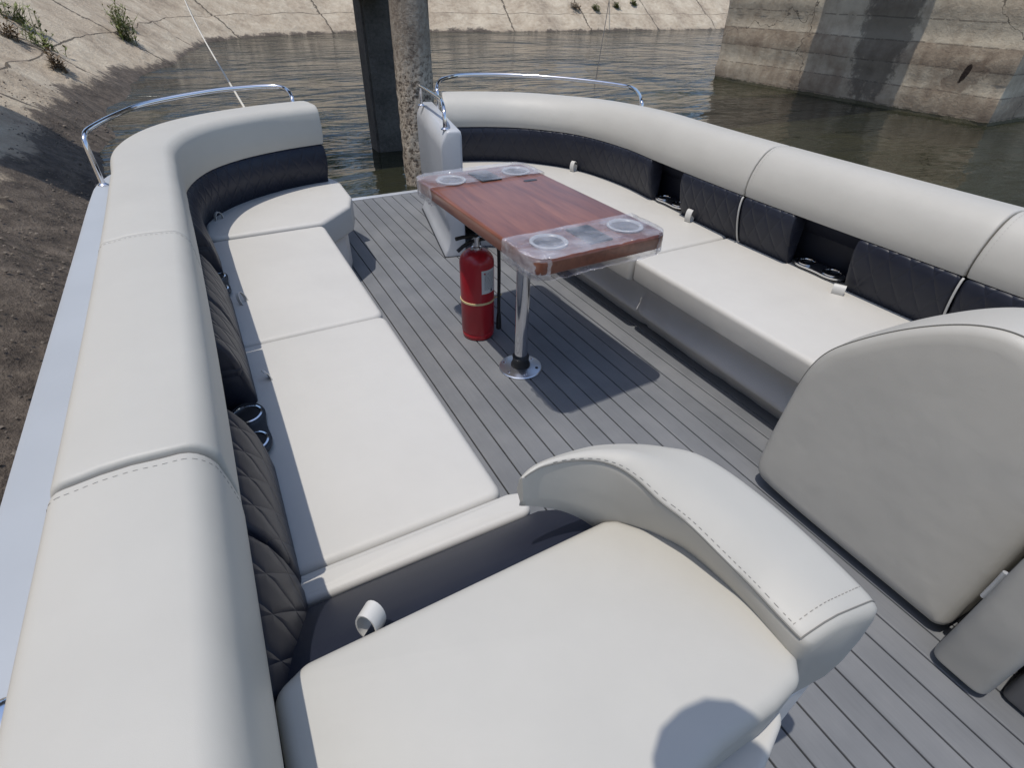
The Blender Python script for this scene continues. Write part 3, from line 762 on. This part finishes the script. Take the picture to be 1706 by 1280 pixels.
# ---- foreground lounge (left) with side bolster
lounge = thing('lounge_seat', (0.3, 0.35, 0), 'wide cream lounge cushion with a curved side bolster, nearest the camera', 'lounge seat')
def lounge_build():
    mb = MB(); mb.slab([(-0.125, 0.016), (0.0, 0.03), (0.25, 0.080), (0.391, 0.098), (0.496, 0.099), (0.554, 0.107), (0.582, 0.135), (0.594, 0.20), (0.597, 0.284), (0.581, 0.362), (0.556, 0.400), (0.52, 0.438), (0.492, 0.470), (0.469, 0.480), (-0.078, 0.470), (-0.129, 0.445)], 0.545, 0.657, 0.024, 0.007, 0.035)
    mb.build('seat_cushion', IVORY, lounge, sharp=60)
    mb = MB(); mb.slab([(-0.12, 0.02), (0.31, 0.02), (0.47, 0.062), (0.565, 0.10), (0.58, 0.39), (0.46, 0.45), (-0.12, 0.45)], 0.505, 0.541, 0.012, 0, 0.04)
    mb.build('cushion_welt', SEAT, lounge)
    mb = MB(); mb.slab([(-0.11, 0.118), (0.735, 0.125), (0.71, 0.30), (0.64, 0.42), (0.46, 0.46), (0.44, 0.60), (-0.11, 0.60)], 0.001, 0.455, 0.008, 0, 0.03)
    mb.build('seat_base', BASEV, lounge)
    # navy back of the front bench, sloping up to the lounge cushion
    mb = MB(); rg = []
    for i in range(25):
        t = i / 24; x = -0.13 + 0.635 * t; e = min(1, min(t, 1 - t) / 0.06); e = math.sqrt(max(0, 1 - (1 - e) ** 2)) 
        rg.append([Vector((x, y, z - 0.012 * (1 - e))) for y, z in ((0.727, 0.29), (0.727, 0.395), (0.715, 0.415), (0.68, 0.455), (0.63, 0.505), (0.58, 0.548), (0.53, 0.585), (0.485, 0.610), (0.45, 0.615), (0.45, 0.46), (0.60, 0.30))])
    mb.rings(rg); mb.build('back_pad', NAVY, lounge, sharp=60)
    # bolster as pairs of inner seam point, outer edge point, foot point and bottom height
    SO = [((0.316, 0.528, 0.788), (0.315, 0.536, 0.784), (0.320, 0.529, 0.735), 0.715), ((0.335, 0.527, 0.797), (0.337, 0.541, 0.795), (0.337, 0.528, 0.730), 0.705),
          ((0.359, 0.525, 0.802), (0.368, 0.543, 0.800), (0.360, 0.526, 0.72), 0.690), ((0.402, 0.514, 0.804), (0.420, 0.541, 0.802), (0.405, 0.515, 0.70), 0.66),
          ((0.441, 0.494, 0.804), (0.477, 0.535, 0.802), (0.447, 0.494, 0.68), 0.62), ((0.468, 0.467, 0.800), (0.548, 0.512, 0.800), (0.482, 0.470, 0.66), 0.56),
          ((0.486, 0.434, 0.790), (0.606, 0.480, 0.798), (0.516, 0.440, 0.63), 0.50), ((0.500, 0.391, 0.775), (0.648, 0.449, 0.790), (0.550, 0.402, 0.62), 0.47),
          ((0.521, 0.343, 0.760), (0.682, 0.398, 0.773), (0.580, 0.355, 0.61), 0.46), ((0.541, 0.280, 0.736), (0.716, 0.318, 0.746), (0.597, 0.284, 0.60), 0.46),
          ((0.557, 0.228, 0.716), (0.738, 0.240, 0.722), (0.598, 0.228, 0.60), 0.46), ((0.563, 0.178, 0.705), (0.748, 0.178, 0.706), (0.592, 0.178, 0.60), 0.46),
          ((0.566, 0.128, 0.700), (0.752, 0.114, 0.692), (0.582, 0.128, 0.60), 0.46)]
    flat = [tuple(a) + tuple(b_) + tuple(c) + (d,) for a, b_, c, d in SO]; Q = []
    for i in range(len(flat) - 1):
        p0, p1, p2, p3 = [flat[max(0, min(len(flat) - 1, i + k))] for k in (-1, 0, 1, 2)]
        for k in range(6):
            t = k / 6; Q.append([0.5 * ((2 * b_) + (c - a) * t + (2 * a - 5 * b_ + 4 * c - d) * t * t + (3 * b_ - a - 3 * c + d) * t ** 3) for a, b_, c, d in zip(p0, p1, p2, p3)])
    Q.append(list(flat[-1])); n = len(Q)
    mb = MB(); rings = []; seam = []
    for i, q in enumerate(Q):
        Sv, Ov, Fv, zb = Vector(q[0:3]), Vector(q[3:6]), Vector(q[6:9]), q[9]
        w = (Ov - Sv); w.z = 0; W = w.length; w.normalize(); H = Ov.z - zb; r = min(0.045, W * 0.35, H * 0.4)
        ring = []
        Bi = Vector((Fv.x, Fv.y, zb)) + w * min(0.02, W * 0.2)
        ring += [Bi, Vector((Fv.x, Fv.y, zb + min(0.03, H * 0.25))), Fv]
        for t in (0.33, 0.66, 0.88): ring.append(Fv.lerp(Sv, t) - w * 0.10 * W * math.sin(t * pi) * 0.5)
        ring.append(Sv)
        for t in (0.04, 0.12, 0.3, 0.5, 0.7):
            p = Sv.lerp(Ov, t * (W - r) / W); p.z += 0.016 * math.sin(pi * min(1, t * 1.15)) * min(1, W / 0.1) + 0.002; ring.append(p)
        C_ = Ov - w * r; C_.z -= r
        for a in (80, 60, 40, 20, 0): ring.append(C_ + w * r * math.cos(math.radians(a)) + Vector((0, 0, r * math.sin(math.radians(a)))))
        bo_ = Vector((Ov.x, Ov.y, zb))
        ring += [Vector((Ov.x, Ov.y, (Ov.z + zb) / 2)) + w * 0.006, bo_ + Vector((0, 0, min(0.04, H * 0.2))) - w * 0.004, bo_ - w * min(0.03, W * 0.3)]
        es = min(1, (n - 1 - i) / 3.5); es = math.sqrt(max(0, 1 - (1 - es) ** 2)); sh = 0.020 * (1 - es)
        cc = sum(ring, Vector()) / len(ring)
        if sh: ring = [v + (cc - v).normalized() * sh for v in ring]
        rings.append(ring); seam.append(Sv + (cc - Sv).normalized() * (sh - 0.0008))
    mb.rings(rings); bo = mb.build('bolster', IVORY, lounge, sharp=60)
    mb = MB(); mb.tube(seam[2:-2], 0.0015, 6); end = rings[-3][6:17]
    mb.tube([v * 1.0 for v in end], 0.0014, 6); mb.build('seam', SEAM, bo)
    mb = MB()
    pts = [rings[k][7] .lerp(rings[k][8], 0.1) + Vector((0, 0, 0.0006)) for k in range(14, n - 4)]
    pts = catmull(pts, 0.0045)
    for k in range(0, len(pts) - 1, 2): mb.tube(pts[k:k + 2], 0.0007, 4)
    e2 = [rings[-5][k] + Vector((0, 0, 0.0006)) for k in range(7, 14)]; e2 = catmull(e2, 0.0045)
    for k in range(0, len(e2) - 1, 2): mb.tube(e2[k:k + 2], 0.0007, 4)
    mb.build('stitching', THREAD, bo)
    loop(lounge, 0.026, 0.490, 0.614, 0.029, 0.028, math.radians(-48), 0.1)
lounge_build()

# ---- helm seat back on the right
helm = thing('helm_seat', (1.6, 0.35, 0), 'tall grey-shaded upholstered seat back with rounded top at the right edge', 'seat')
def helm_build():
    HK = lambda v: Vector((v.x * 1.16, v.y * 1.16, 1.16 * v.z - 0.232))
    # side profile in (y,z), extruded along x with a soft rim
    ol = [(0.082, 0.30), (0.082, 0.225), (0.15, 0.225), (0.60, 0.225), (0.665, 0.25), (0.668, 0.35), (0.662, 0.50), (0.655, 0.62), (0.63, 0.70), (0.575, 0.765), (0.50, 0.835), (0.43, 0.885), (0.37, 0.915), (0.31, 0.928), (0.25, 0.918), (0.19, 0.88), (0.12, 0.80), (0.085, 0.70)]
    pts = [Vector(q) for q in ol]
    for _ in range(3): pts = [q for i in range(len(pts)) for q in (pts[i].lerp(pts[(i + 1) % len(pts)], 0.25), pts[i].lerp(pts[(i + 1) % len(pts)], 0.75))]
    n = len(pts)
    def off(d):
        o = []
        for i in range(n):
            t = (pts[(i + 1) % n] - pts[i - 1]).normalized(); nn = Vector((-t.y, t.x)); o.append(pts[i] + nn * d)
        return o
    rg = []; sm = None
    cx, cz = 0.37, 0.55
    for x, d in ((1.237, 1), (1.2385, .9), (1.240, .6), (1.241, .3)):
        pass
    face = off(0.02)
    for sc in (0.2, 0.5, 0.8, 0.93): rg.append([Vector((1.236 + 0.006 * sc * sc, cx + (q.x - cx) * sc, cz + (q.y - cz) * sc)) for q in face])
    for x, d in ((1.243, 0.020), (1.249, 0.009), (1.260, 0.002), (1.275, 0.0), (1.33, -0.003), (1.40, 0.0), (1.45, 0.006), (1.48, 0.02), (1.495, 0.05)):
        rg.append([Vector((x, q.x, q.y)) for q in off(d)])
    for q_ in rg:
        for v in q_: v.x += 0.07 * (v.z - 0.35); v.xyz = HK(v)
    mb = MB(); mb.rings(rg); o = mb.build('seat_back', IVORY, helm, sharp=60)
    r_ = rg[6]
    mb = MB(); loopp = [v + Vector((-0.0005, 0, 0.0012)) for v in r_ if v.z > 0.42]; loopp.sort(key=lambda v: -math.atan2(v.z - 0.42, v.y - 0.40))
    mb.tube(loopp, 0.0017, 6); mb.build('seam', SEAM, o)
    # neighbouring arm pad and base panels
    mb = MB(); mb.slab([(1.352, -0.054), (1.74, -0.054), (1.74, 0.080), (1.352, 0.080)], 0.022, 0.55, 0.024, 0.004, 0.036)
    mb.build('arm_pad', IVORY, helm, sharp=60)
    mb = MB(); mb.box(1.54, 1.70, -0.4, 0.66, 0.001, 0.20, 0.01); mb.build('seat_base', PADM, helm)
    mb = MB(); mb.box(1.42, 1.75, -0.5, -0.066, 0.004, 0.30, 0.02); mb.build('lower_panel', GREYP, helm)
    mb = MB()
    mb.tube([(1.42, 0.085, 0.24), (1.42, 0.085, 0.30), (1.422, 0.086, 0.34)], 0.007, 8); mb.build('hinge', TRIM, helm)
helm_build()

# ---- gate wall by the bow, rails
def wall():
    d = Vector((0.20, 0.96, 0)).normalized(); nn = Vector((d.y, -d.x, 0))   # nn towards +x
    A = Vector((1.20, 3.12, 0)); Bp = Vector((1.40, 4.09, 0))
    prof = [(0.0, 0.003), (0.0, 0.02), (0.016, 0.05), (0.03, 0.09), (0.036, 0.14), (0.036, 0.20), (0.02, 0.24), (0.012, 0.30), (0.010, 0.66), (0.014, 0.70), (0.045, 0.765), (0.06, 0.772), (0.125, 0.772), (0.135, 0.765), (0.14, 0.74), (0.14, 0.003)]
    mb = MB(); L_ = (Bp - A).length; rg = []
    for t, ins in ((0, 0.012), (0.004, 0.004), (0.012, 0), (L_ - 0.012, 0), (L_ - 0.004, 0.004), (L_, 0.012)):
        ring = []
        for u, z in prof:
            uu = u + (ins if u < 0.07 else -ins); zz = z - (ins if z > 0.7 else 0)
            ring.append(A + d * t + nn * uu + Vector((0, 0, zz)))
        rg.append(ring)
    mb.rings(rg); mb.build('bench_end_wall', WALLP, boat, sharp=40)
    mb = MB(); q = [A + nn * -0.006 + d * -0.004, A + nn * 0.145 + d * -0.004, Bp + nn * 0.145, Bp + nn * -0.006]
    mb.rings([[v + Vector((0, 0, z)) for v in q] for z in (0.0, 0.004)]); mb.build('gasket', BLACK, boat)
    def rail(pts, r, name, feet):
        mb = MB(); mb.tube(catmull(pts, 0.012), r, 12); o = mb.build(name, CHROME, boat, sharp=60)
        for (x, y, z) in feet:
            mb = MB(); mb.lathe(x, y, [(0.024, z), (0.024, z + 0.004), (0.016, z + 0.010), (0.013, z + 0.012)], 20)
            mb.build('foot_flange', CHROME, o)
    rail([(-0.515, 3.40, 0.60), (-0.515, 3.40, 0.72), (-0.515, 3.405, 0.79), (-0.512, 3.43, 0.825), (-0.49, 3.52, 0.845), (-0.38, 3.76, 0.862), (-0.22, 3.96, 0.88), (0.108, 4.04, 0.91), (0.32, 4.06, 0.918), (0.46, 4.045, 0.92), (0.525, 4.0, 0.912), (0.545, 3.90, 0.89), (0.54, 3.84, 0.84), (0.54, 3.84, 0.62)], 0.0125, 'bow_rail', [(-0.515, 3.40, 0.605), (0.54, 3.84, 0.605)])
    rail([(1.485, 3.83, 0.62), (1.485, 3.83, 0.84), (1.50, 3.87, 0.885), (1.56, 3.96, 0.915), (1.66, 4.05, 0.92), (1.80, 4.12, 0.922), (2.05, 4.06, 0.922), (2.32, 3.87, 0.92), (2.55, 3.60, 0.915), (2.68, 3.34, 0.91), (2.68, 3.22, 0.905), (2.62, 3.09, 0.895), (2.53, 2.95, 0.875), (2.52, 2.93, 0.84), (2.52, 2.93, 0.60)], 0.0125, 'bow_rail', [(2.52, 2.93, 0.605)])
    rail([(1.40, 3.93, 0.77), (1.40, 3.93, 0.86), (1.398, 3.915, 0.893), (1.385, 3.86, 0.90), (1.33, 3.42, 0.90), (1.30, 3.29, 0.897), (1.275, 3.20, 0.875), (1.262, 3.165, 0.84), (1.26, 3.16, 0.77)], 0.0115, 'gate_rail', [(1.40, 3.93, 0.772), (1.26, 3.16, 0.772)])
    # folded canopy bracket on the side panel near the camera
    mb = MB(); mb.box(-0.505, -0.455, 0.50, 0.585, 0.607, 0.625, 0.004); mb.lathe(-0.48, 0.56, [(0.028, 0.607), (0.028, 0.612), (0.02, 0.616)], 20)
    mb.tube([(-0.51, 0.50, 0.625), (-0.47, 0.53, 0.64), (-0.465, 0.45, 0.63)], 0.009, 8); br = mb.build('canopy_bracket', BLACK, boat)
    mb = MB(); mb.lathe(-0.478, 0.612, [(0.030, 0.6065), (0.030, 0.609), (0.024, 0.612), (0.006, 0.6125)], 20); mb.lathe(-0.495, 0.60, [(0.008, 0.61), (0.008, 0.632), (0.003, 0.636)], 12); mb.build('bolt', CHROME, br)
wall()

# ---- table
table = thing('table', (1.033, 1.788, 0), 'reddish mahogany table on one chrome post, its ends wrapped in clear film', 'table')
def table_build():
    rot = math.radians(1.6); piv = (1.125, 1.94)
    def tp(x, y):
        c, s_ = math.cos(rot), math.sin(rot); dx, dy = x - piv[0], y - piv[1]
        return (piv[0] + dx * c - dy * s_, piv[1] + dx * s_ + dy * c)
    def rect(x0, x1, y0, y1): return [tp(x0, y0), tp(x1, y0), tp(x1, y1), tp(x0, y1)]
    mb = MB(); mb.slab(rect(0.835, 1.415, 1.395, 2.485), 0.672, 0.725, 0.010, 0.0, 0.055); top = mb.build('tabletop', WOOD, table, sharp=60)
    # cup rings and pads at both ends
    for (yc, ys) in ((1.525, 1), (2.355, 1)):
        for xc in (0.965, 1.31):
            x, y = tp(xc, yc); mb = MB()
            mb.torus(x, y, [(0.056, 0.7255), (0.068, 0.7255), (0.070, 0.731), (0.066, 0.734), (0.058, 0.733), (0.054, 0.727)], 40)
            rg = mb.build('cup_ring', RINGP, table, sharp=60)
            mb = MB(); mb.lathe(x, y, [(0.055, 0.7256), (0.055, 0.7264), (0.001, 0.7264)], 32); mb.build('cup_well', WELL, rg)
        mb = MB(); mb.slab(rect(1.085, 1.19, yc - 0.085, yc + 0.075), 0.7255, 0.731, 0.003, 0, 0.01); mb.build('charging_pad', PADM, table)
    x, y = tp(1.30, 2.20); mb = MB(); mb.slab([(x - 0.035, y - 0.012), (x + 0.035, y - 0.012), (x + 0.035, y + 0.012), (x - 0.035, y + 0.012)], 0.7252, 0.7265, 0.001, 0, 0.011, ); mb.build('latch', PADM, table)
    # film: a crumpled sleeve round each end of the top
    for y0, y1, sag in ((1.385, 1.615, 1), (2.265, 2.495, 0)):
        mb = MB(); rg = []; ny = 26
        for i in range(ny + 1):
            yy = y0 + (y1 - y0) * i / ny; ring = []
            endf = 1 if (i == 0 or i == ny) else 0
            pr = []
            for k in range(40): pr.append((0.832 + 0.586 * k / 39, 0.7285))
            for k in range(8): pr.append((1.4195, 0.728 - 0.062 * (k + 1) / 8))
            for k in range(40): pr.append((1.418 - 0.586 * k / 39, 0.665))
            for k in range(8): pr.append((0.8300, 0.668 + 0.058 * (k + 1) / 8))
            for k, (px, pz) in enumerate(pr):
                q = Vector((px * 14, yy * 30, pz * 30)); w = noise.noise(q); w2 = noise.noise(q * 2.7)
                side = px < 0.833 or px > 1.418; under = pz < 0.67
                cr_ = max(0, 0.05 - min(abs(px - 0.832), abs(px - 1.418)), 0); 
                dz = 0.0018 * (w + 0.6 * w2); dx = 0
                if side: dx = (0.004 + 0.006 * w + 0.004 * w2) * (-1 if px < 1 else 1)
                if under: dz = -0.006 - 0.010 * abs(w) - 0.008 * abs(w2)
                # follow rounded plan corners of the top
                cy = 1.395 + 0.055 if sag else 2.485 - 0.055
                dd = (cy - yy) if sag else (yy - cy)
                if dd > 0:
                    ins = 0.055 - math.sqrt(max(0, 0.055 ** 2 - min(dd, 0.055) ** 2))
                    mid = 1.125; lim = 0.291 - ins
                    if abs(px - mid) > lim: px = mid + math.copysign(lim, px - mid)
                hx = tp(px + dx, yy + (0.003 * w2 if i in (0, ny) else 0)); ring.append(Vector((hx[0], hx[1], max(0.62, pz + dz + (0.006 if (not under and 0.7255 < pz) else 0)))))
            rg.append(ring)
        mb.rings(rg, caps=False); mb.build('film_wrap', FILM, table, sharp=180)
    # pedestal
    px, py = 1.033, 1.788
    mb = MB(); mb.lathe(px, py, [(0.030, 0.05), (0.030, 0.64), (0.055, 0.66), (0.09, 0.671), (0.09, 0.672)], 40); mb.build('post', CHROME, table, sharp=50)
    mb = MB(); mb.lathe(px, py, [(0.046, 0.014), (0.046, 0.022), (0.038, 0.04), (0.038, 0.062), (0.040, 0.066), (0.034, 0.075), (0.0305, 0.075)], 32); mb.build('collar', BLACK, table)
    mb = MB(); mb.lathe(px, py, [(0.102, 0.001), (0.102, 0.005), (0.098, 0.009), (0.07, 0.0135), (0.045, 0.016), (0.04, 0.016)], 48); bs = mb.build('base_plate', STEELW, table)
    for k in range(6):
        a = 2 * pi * k / 6 + 0.3; mb = MB(); x, y = px + 0.078 * math.cos(a), py + 0.078 * math.sin(a)
        mb.lathe(x, y, [(0.0075, 0.0115), (0.0075, 0.0135), (0.003, 0.0150)], 14); mb.build('screw', BLACK if k == 5 else CHROME, bs)
table_build()

# ---- fire extinguisher
ext = thing('fire_extinguisher', (0.985, 2.155, 0), 'red fire extinguisher with a paper label standing under the table', 'fire extinguisher')
def ext_build():
    cx, cy, r = 0.985, 2.155, 0.083
    pr = [(0.074, 0.001), (0.079, 0.006), (0.081, 0.03), (0.079, 0.034), (r, 0.040), (r, 0.40)]
    for a in range(10, 91, 10): pr.append((0.018 + (r - 0.018) * math.cos(math.radians(a)), 0.40 + 0.062 * math.sin(math.radians(a))))
    mb = MB(); mb.lathe(cx, cy, pr, 48); cyl = mb.build('cylinder', RED, ext, sharp=50)
    mb = MB(); mb.lathe(cx, cy, [(0.022, 0.46), (0.022, 0.475), (0.016, 0.478), (0.016, 0.51), (0.02, 0.512), (0.02, 0.525)], 20); mb.build('valve', CHROME, ext)
    mb = MB()
    mb.box(cx - 0.03, cx + 0.03, cy - 0.006, cy + 0.006, 0.462, 0.470, 0.002); mb.build('neck_tag', PIPING, ext)
    mb = MB()
    d = Vector((-0.92, -0.05, 0)).normalized()
    c0 = Vector((cx, cy, 0.52))
    mb.tube([c0 + d * -0.02, c0 + d * 0.03 + Vector((0, 0, 0.008)), c0 + d * 0.07 + Vector((0, 0, 0.012)), c0 + d * 0.105 + Vector((0, 0, 0.010))], 0.009, 8)
    mb.tube([c0 + Vector((0, 0, -0.015)), c0 + d * 0.035 + Vector((0, 0, -0.018)), c0 + d * 0.07 + Vector((0, 0, -0.032)), c0 + d * 0.098 + Vector((0, 0, -0.05))], 0.009, 8)
    mb.build('lever', BLACK, ext)
    mb = MB(); hp = Vector((cx, cy, 0.50))
    a = math.radians(-28); sd = Vector((math.cos(a), math.sin(a), 0))
    mb.tube(catmull([hp, hp + sd * 0.05 + Vector((0, 0, 0.015)), hp + sd * 0.098 + Vector((0, 0, -0.02)), hp + sd * 0.106 + Vector((0, 0, -0.1)), hp + sd * 0.106 + Vector((0, 0, -0.30)), hp + sd * 0.106 + Vector((0, 0, -0.38))], 0.02), 0.0085, 10)
    h_ = mb.build('hose', BLACK, ext)
    mb = MB(); q = hp + sd * 0.106; mb.lathe(q.x, q.y, [(0.009, 0.03), (0.014, 0.035), (0.012, 0.10), (0.010, 0.12)], 14); mb.build('nozzle', BLACK, h_)
    mb = MB(); mb.lathe(cx, cy, [(r + 0.0005, 0.205), (r + 0.0022, 0.206), (r + 0.0022, 0.215), (r + 0.0005, 0.216)], 48); mb.tube([hp + sd * 0.08 + Vector((0, 0, -0.29)), hp + sd * 0.1 + Vector((0, 0, -0.285)), hp + sd * 0.12 + Vector((0, 0, -0.27))], 0.004, 6)
    mb.build('strap', YEL, ext)
    # label wraps the cylinder, facing the camera's right
    def patch(a0, a1, z0, z1, off, mat, name, parent):
        mb = MB(); n = 10
        rg = [[Vector((cx + (r + off) * math.cos(math.radians(a0 + (a1 - a0) * k / n)), cy + (r + off) * math.sin(math.radians(a0 + (a1 - a0) * k / n)), z)) for k in range(n + 1)] for z in (z0, z1)]
        mb.rings(rg, caps=False, close=False); return mb.build(name, mat, parent)
    lb = patch(-100, -42, 0.265, 0.385, 0.0006, LABELW, 'label_sheet', ext)
    rnd = random.Random(4)
    mb = MB(); n = 4
    def line(mb, a0, a1, z0, z1):
        rg = [[Vector((cx + (r + 0.0011) * math.cos(math.radians(a0 + (a1 - a0) * k / n)), cy + (r + 0.0011) * math.sin(math.radians(a0 + (a1 - a0) * k / n)), z)) for k in range(n + 1)] for z in (z0, z1)]
        mb.rings(rg, caps=False, close=False)
    z = 0.372
    while z > 0.285:
        a = -90
        while a < -50:
            l = rnd.uniform(3, 9); line(mb, a, min(-48, a + l), z - 0.0022, z); a += l + 2
        z -= 0.0065
    line(mb, -66, -56, 0.270, 0.283)
    mb.build('label_text', INKD, lb)
    mb = MB(); line(mb, -92, -86, 0.366, 0.374); mb.build('label_mark', INKR, lb)
ext_build()

# ---- ropes
def ropes():
    a = Vector((0.34, 4.02, 0.62)); c = Vector((0.85, 32.5, 1.05))
    pts = [a.lerp(c, t / 40) - Vector((0, 0, 0.25 * math.sin(pi * t / 40))) for t in range(41)]
    mb = MB(); mb.tube(pts, 0.009, 8, True, [1] + [1 + 0.9 * t / 40 for t in range(1, 41)])
    tag(mb.build('mooring_rope', ROPE), 'thin pale mooring rope running from the left bow rail up to the far bank', 'rope')
ropes()
WEEDS = [((-1.06, 19.52, 0.10), 0.75, 34, 0.10, 'tall bright green weed in the slab joint near the far left corner', True),
         ((-1.25, 21.4, 0.38), 0.65, 22, 0.12, 'green weed just above the tall one, at the top edge of the photo', True),
         ((-1.94, 13.7, 0.08), 0.34, 14, 0.10, 'low brown dried weed, lowest of the clumps on the left slope', False),
         ((-2.27, 15.09, 0.31), 0.42, 20, 0.12, 'olive weed in the middle of the left slope joint', True),
         ((-2.69, 16.72, 0.62), 0.50, 24, 0.13, 'leafy green weed high on the left slope beside the top left corner', True),
         ((-2.62, 14.6, 0.50), 0.36, 14, 0.12, 'sparse dark weed at the left edge of the slope', False),
         ((20.5, 30.58, 0.52), 0.30, 26, 0.15, 'low dry weed at the left end of the far bank row', False),
         ((21.7, 30.4, 0.48), 0.32, 30, 0.10, 'dark green weed second from the left in the far bank row', True),
         ((23.4, 30.66, 0.58), 0.30, 28, 0.07, 'low green weed second from the right in the far bank row', True),
         ((24.7, 30.69, 0.70), 0.32, 26, 0.10, 'green weed at the right end of the far bank row', True)]
for k, (p_, h_, n_, sp_, lb_, g_) in enumerate(WEEDS): weed(p_, h_, n_, sp_, lb_, g_, k + 3)
def cable():
    a = Vector((8.30, 11.40, -0.47)); c = Vector((23.11, 31.09, 0.92))
    mb = MB(); mb.tube([a.lerp(c, t / 30) - Vector((0, 0, 0.10 * math.sin(pi * t / 30))) for t in range(31)], 0.008, 6, True, [1 + 1.6 * t / 30 for t in range(31)])
    tag(mb.build('mooring_line', CABLE), 'thin dark line rising from the water behind the right bow rail to the far bank', 'rope')
cable()
def added_canopy():  # unseen roll and hoops, added to cast a shadow on the nearest cushion
    r = thing('added_shade_roll', (0.26, -1.0, 0.6), 'unseen dark roll added above the stern so that its end shades the nearest cushion', 'added_canopy')
    mb = MB(); rg = []
    for y, sc in ((0.19, 0.05), (0.185, 0.35), (0.165, 0.62), (0.12, 0.85), (0.05, 0.97), (-0.05, 1.0), (-0.8, 0.97), (-1.6, 1.0), (-1.75, 0.8), (-1.8, 0.1)):
        rg.append([Vector((0.085 + 0.115 * sc * math.cos(2 * pi * k / 24), y - 0.055, 1.85 + 0.09 * sc * math.sin(2 * pi * k / 24))) for k in range(24)])
    mb.rings(rg); mb.build('shade_roll', NAVY, r)
    for y0 in (-0.9, -1.5):
        mb = MB(); mb.tube(catmull([(-0.50, y0, 0.6), (-0.48, y0, 1.3), (-0.30, y0, 1.70), (0.26, y0, 1.80), (1.8, y0, 1.82), (2.42, y0, 1.70), (2.60, y0, 1.3), (2.62, y0, 0.6)], 0.05), 0.0125, 10); mb.build('hoop', CHROME, r)
added_canopy()


# ------------------------------------------------------------------ light, sky, camera
w = bpy.data.worlds.new('World'); S.world = w; w.use_nodes = True
nt = w.node_tree; bg = nt.nodes['Background']
sky = nt.nodes.new('ShaderNodeTexSky'); sky.sky_type = 'NISHITA'; sky.sun_disc = False
sky.sun_elevation = math.radians(76); sky.sun_rotation = math.radians(-90)
nt.links.new(sky.outputs[0], bg.inputs['Color']); bg.inputs['Strength'].default_value = 0.15
ld = bpy.data.lights.new('sun', 'SUN'); ld.energy = 2.55; ld.angle = math.radians(0.5); ld.color = (1.0, 0.955, 0.89)
lo = bpy.data.objects.new('sun', ld); COL.objects.link(lo); lo.location = (-3, 0, 12)
lo.rotation_mode = 'QUATERNION'; lo.rotation_quaternion = Vector((0.235, 0.02, -1)).to_track_quat('-Z', 'Y')

cam = bpy.data.cameras.new('camera'); co = bpy.data.objects.new('camera', cam); COL.objects.link(co)
cam.sensor_width = 36; cam.lens = 36 * 881.87 / 1706; cam.clip_start = 0.02; cam.clip_end = 1000
from mathutils import Matrix
R_ = Vector((0.881492, -0.471836, 0.018517)); U_ = Vector((0.270516, 0.536745, 0.799203)); F_ = Vector((0.387032, 0.699482, -0.600775))
co.rotation_mode = 'QUATERNION'; co.rotation_quaternion = Matrix((R_, U_, -F_)).transposed().to_quaternion()
co.location = (0, 0, 1.45)
S.camera = co
S.view_settings.view_transform = 'Standard'; S.view_settings.look = 'None'; S.view_settings.exposure = 0.25; S.view_settings.gamma = 1
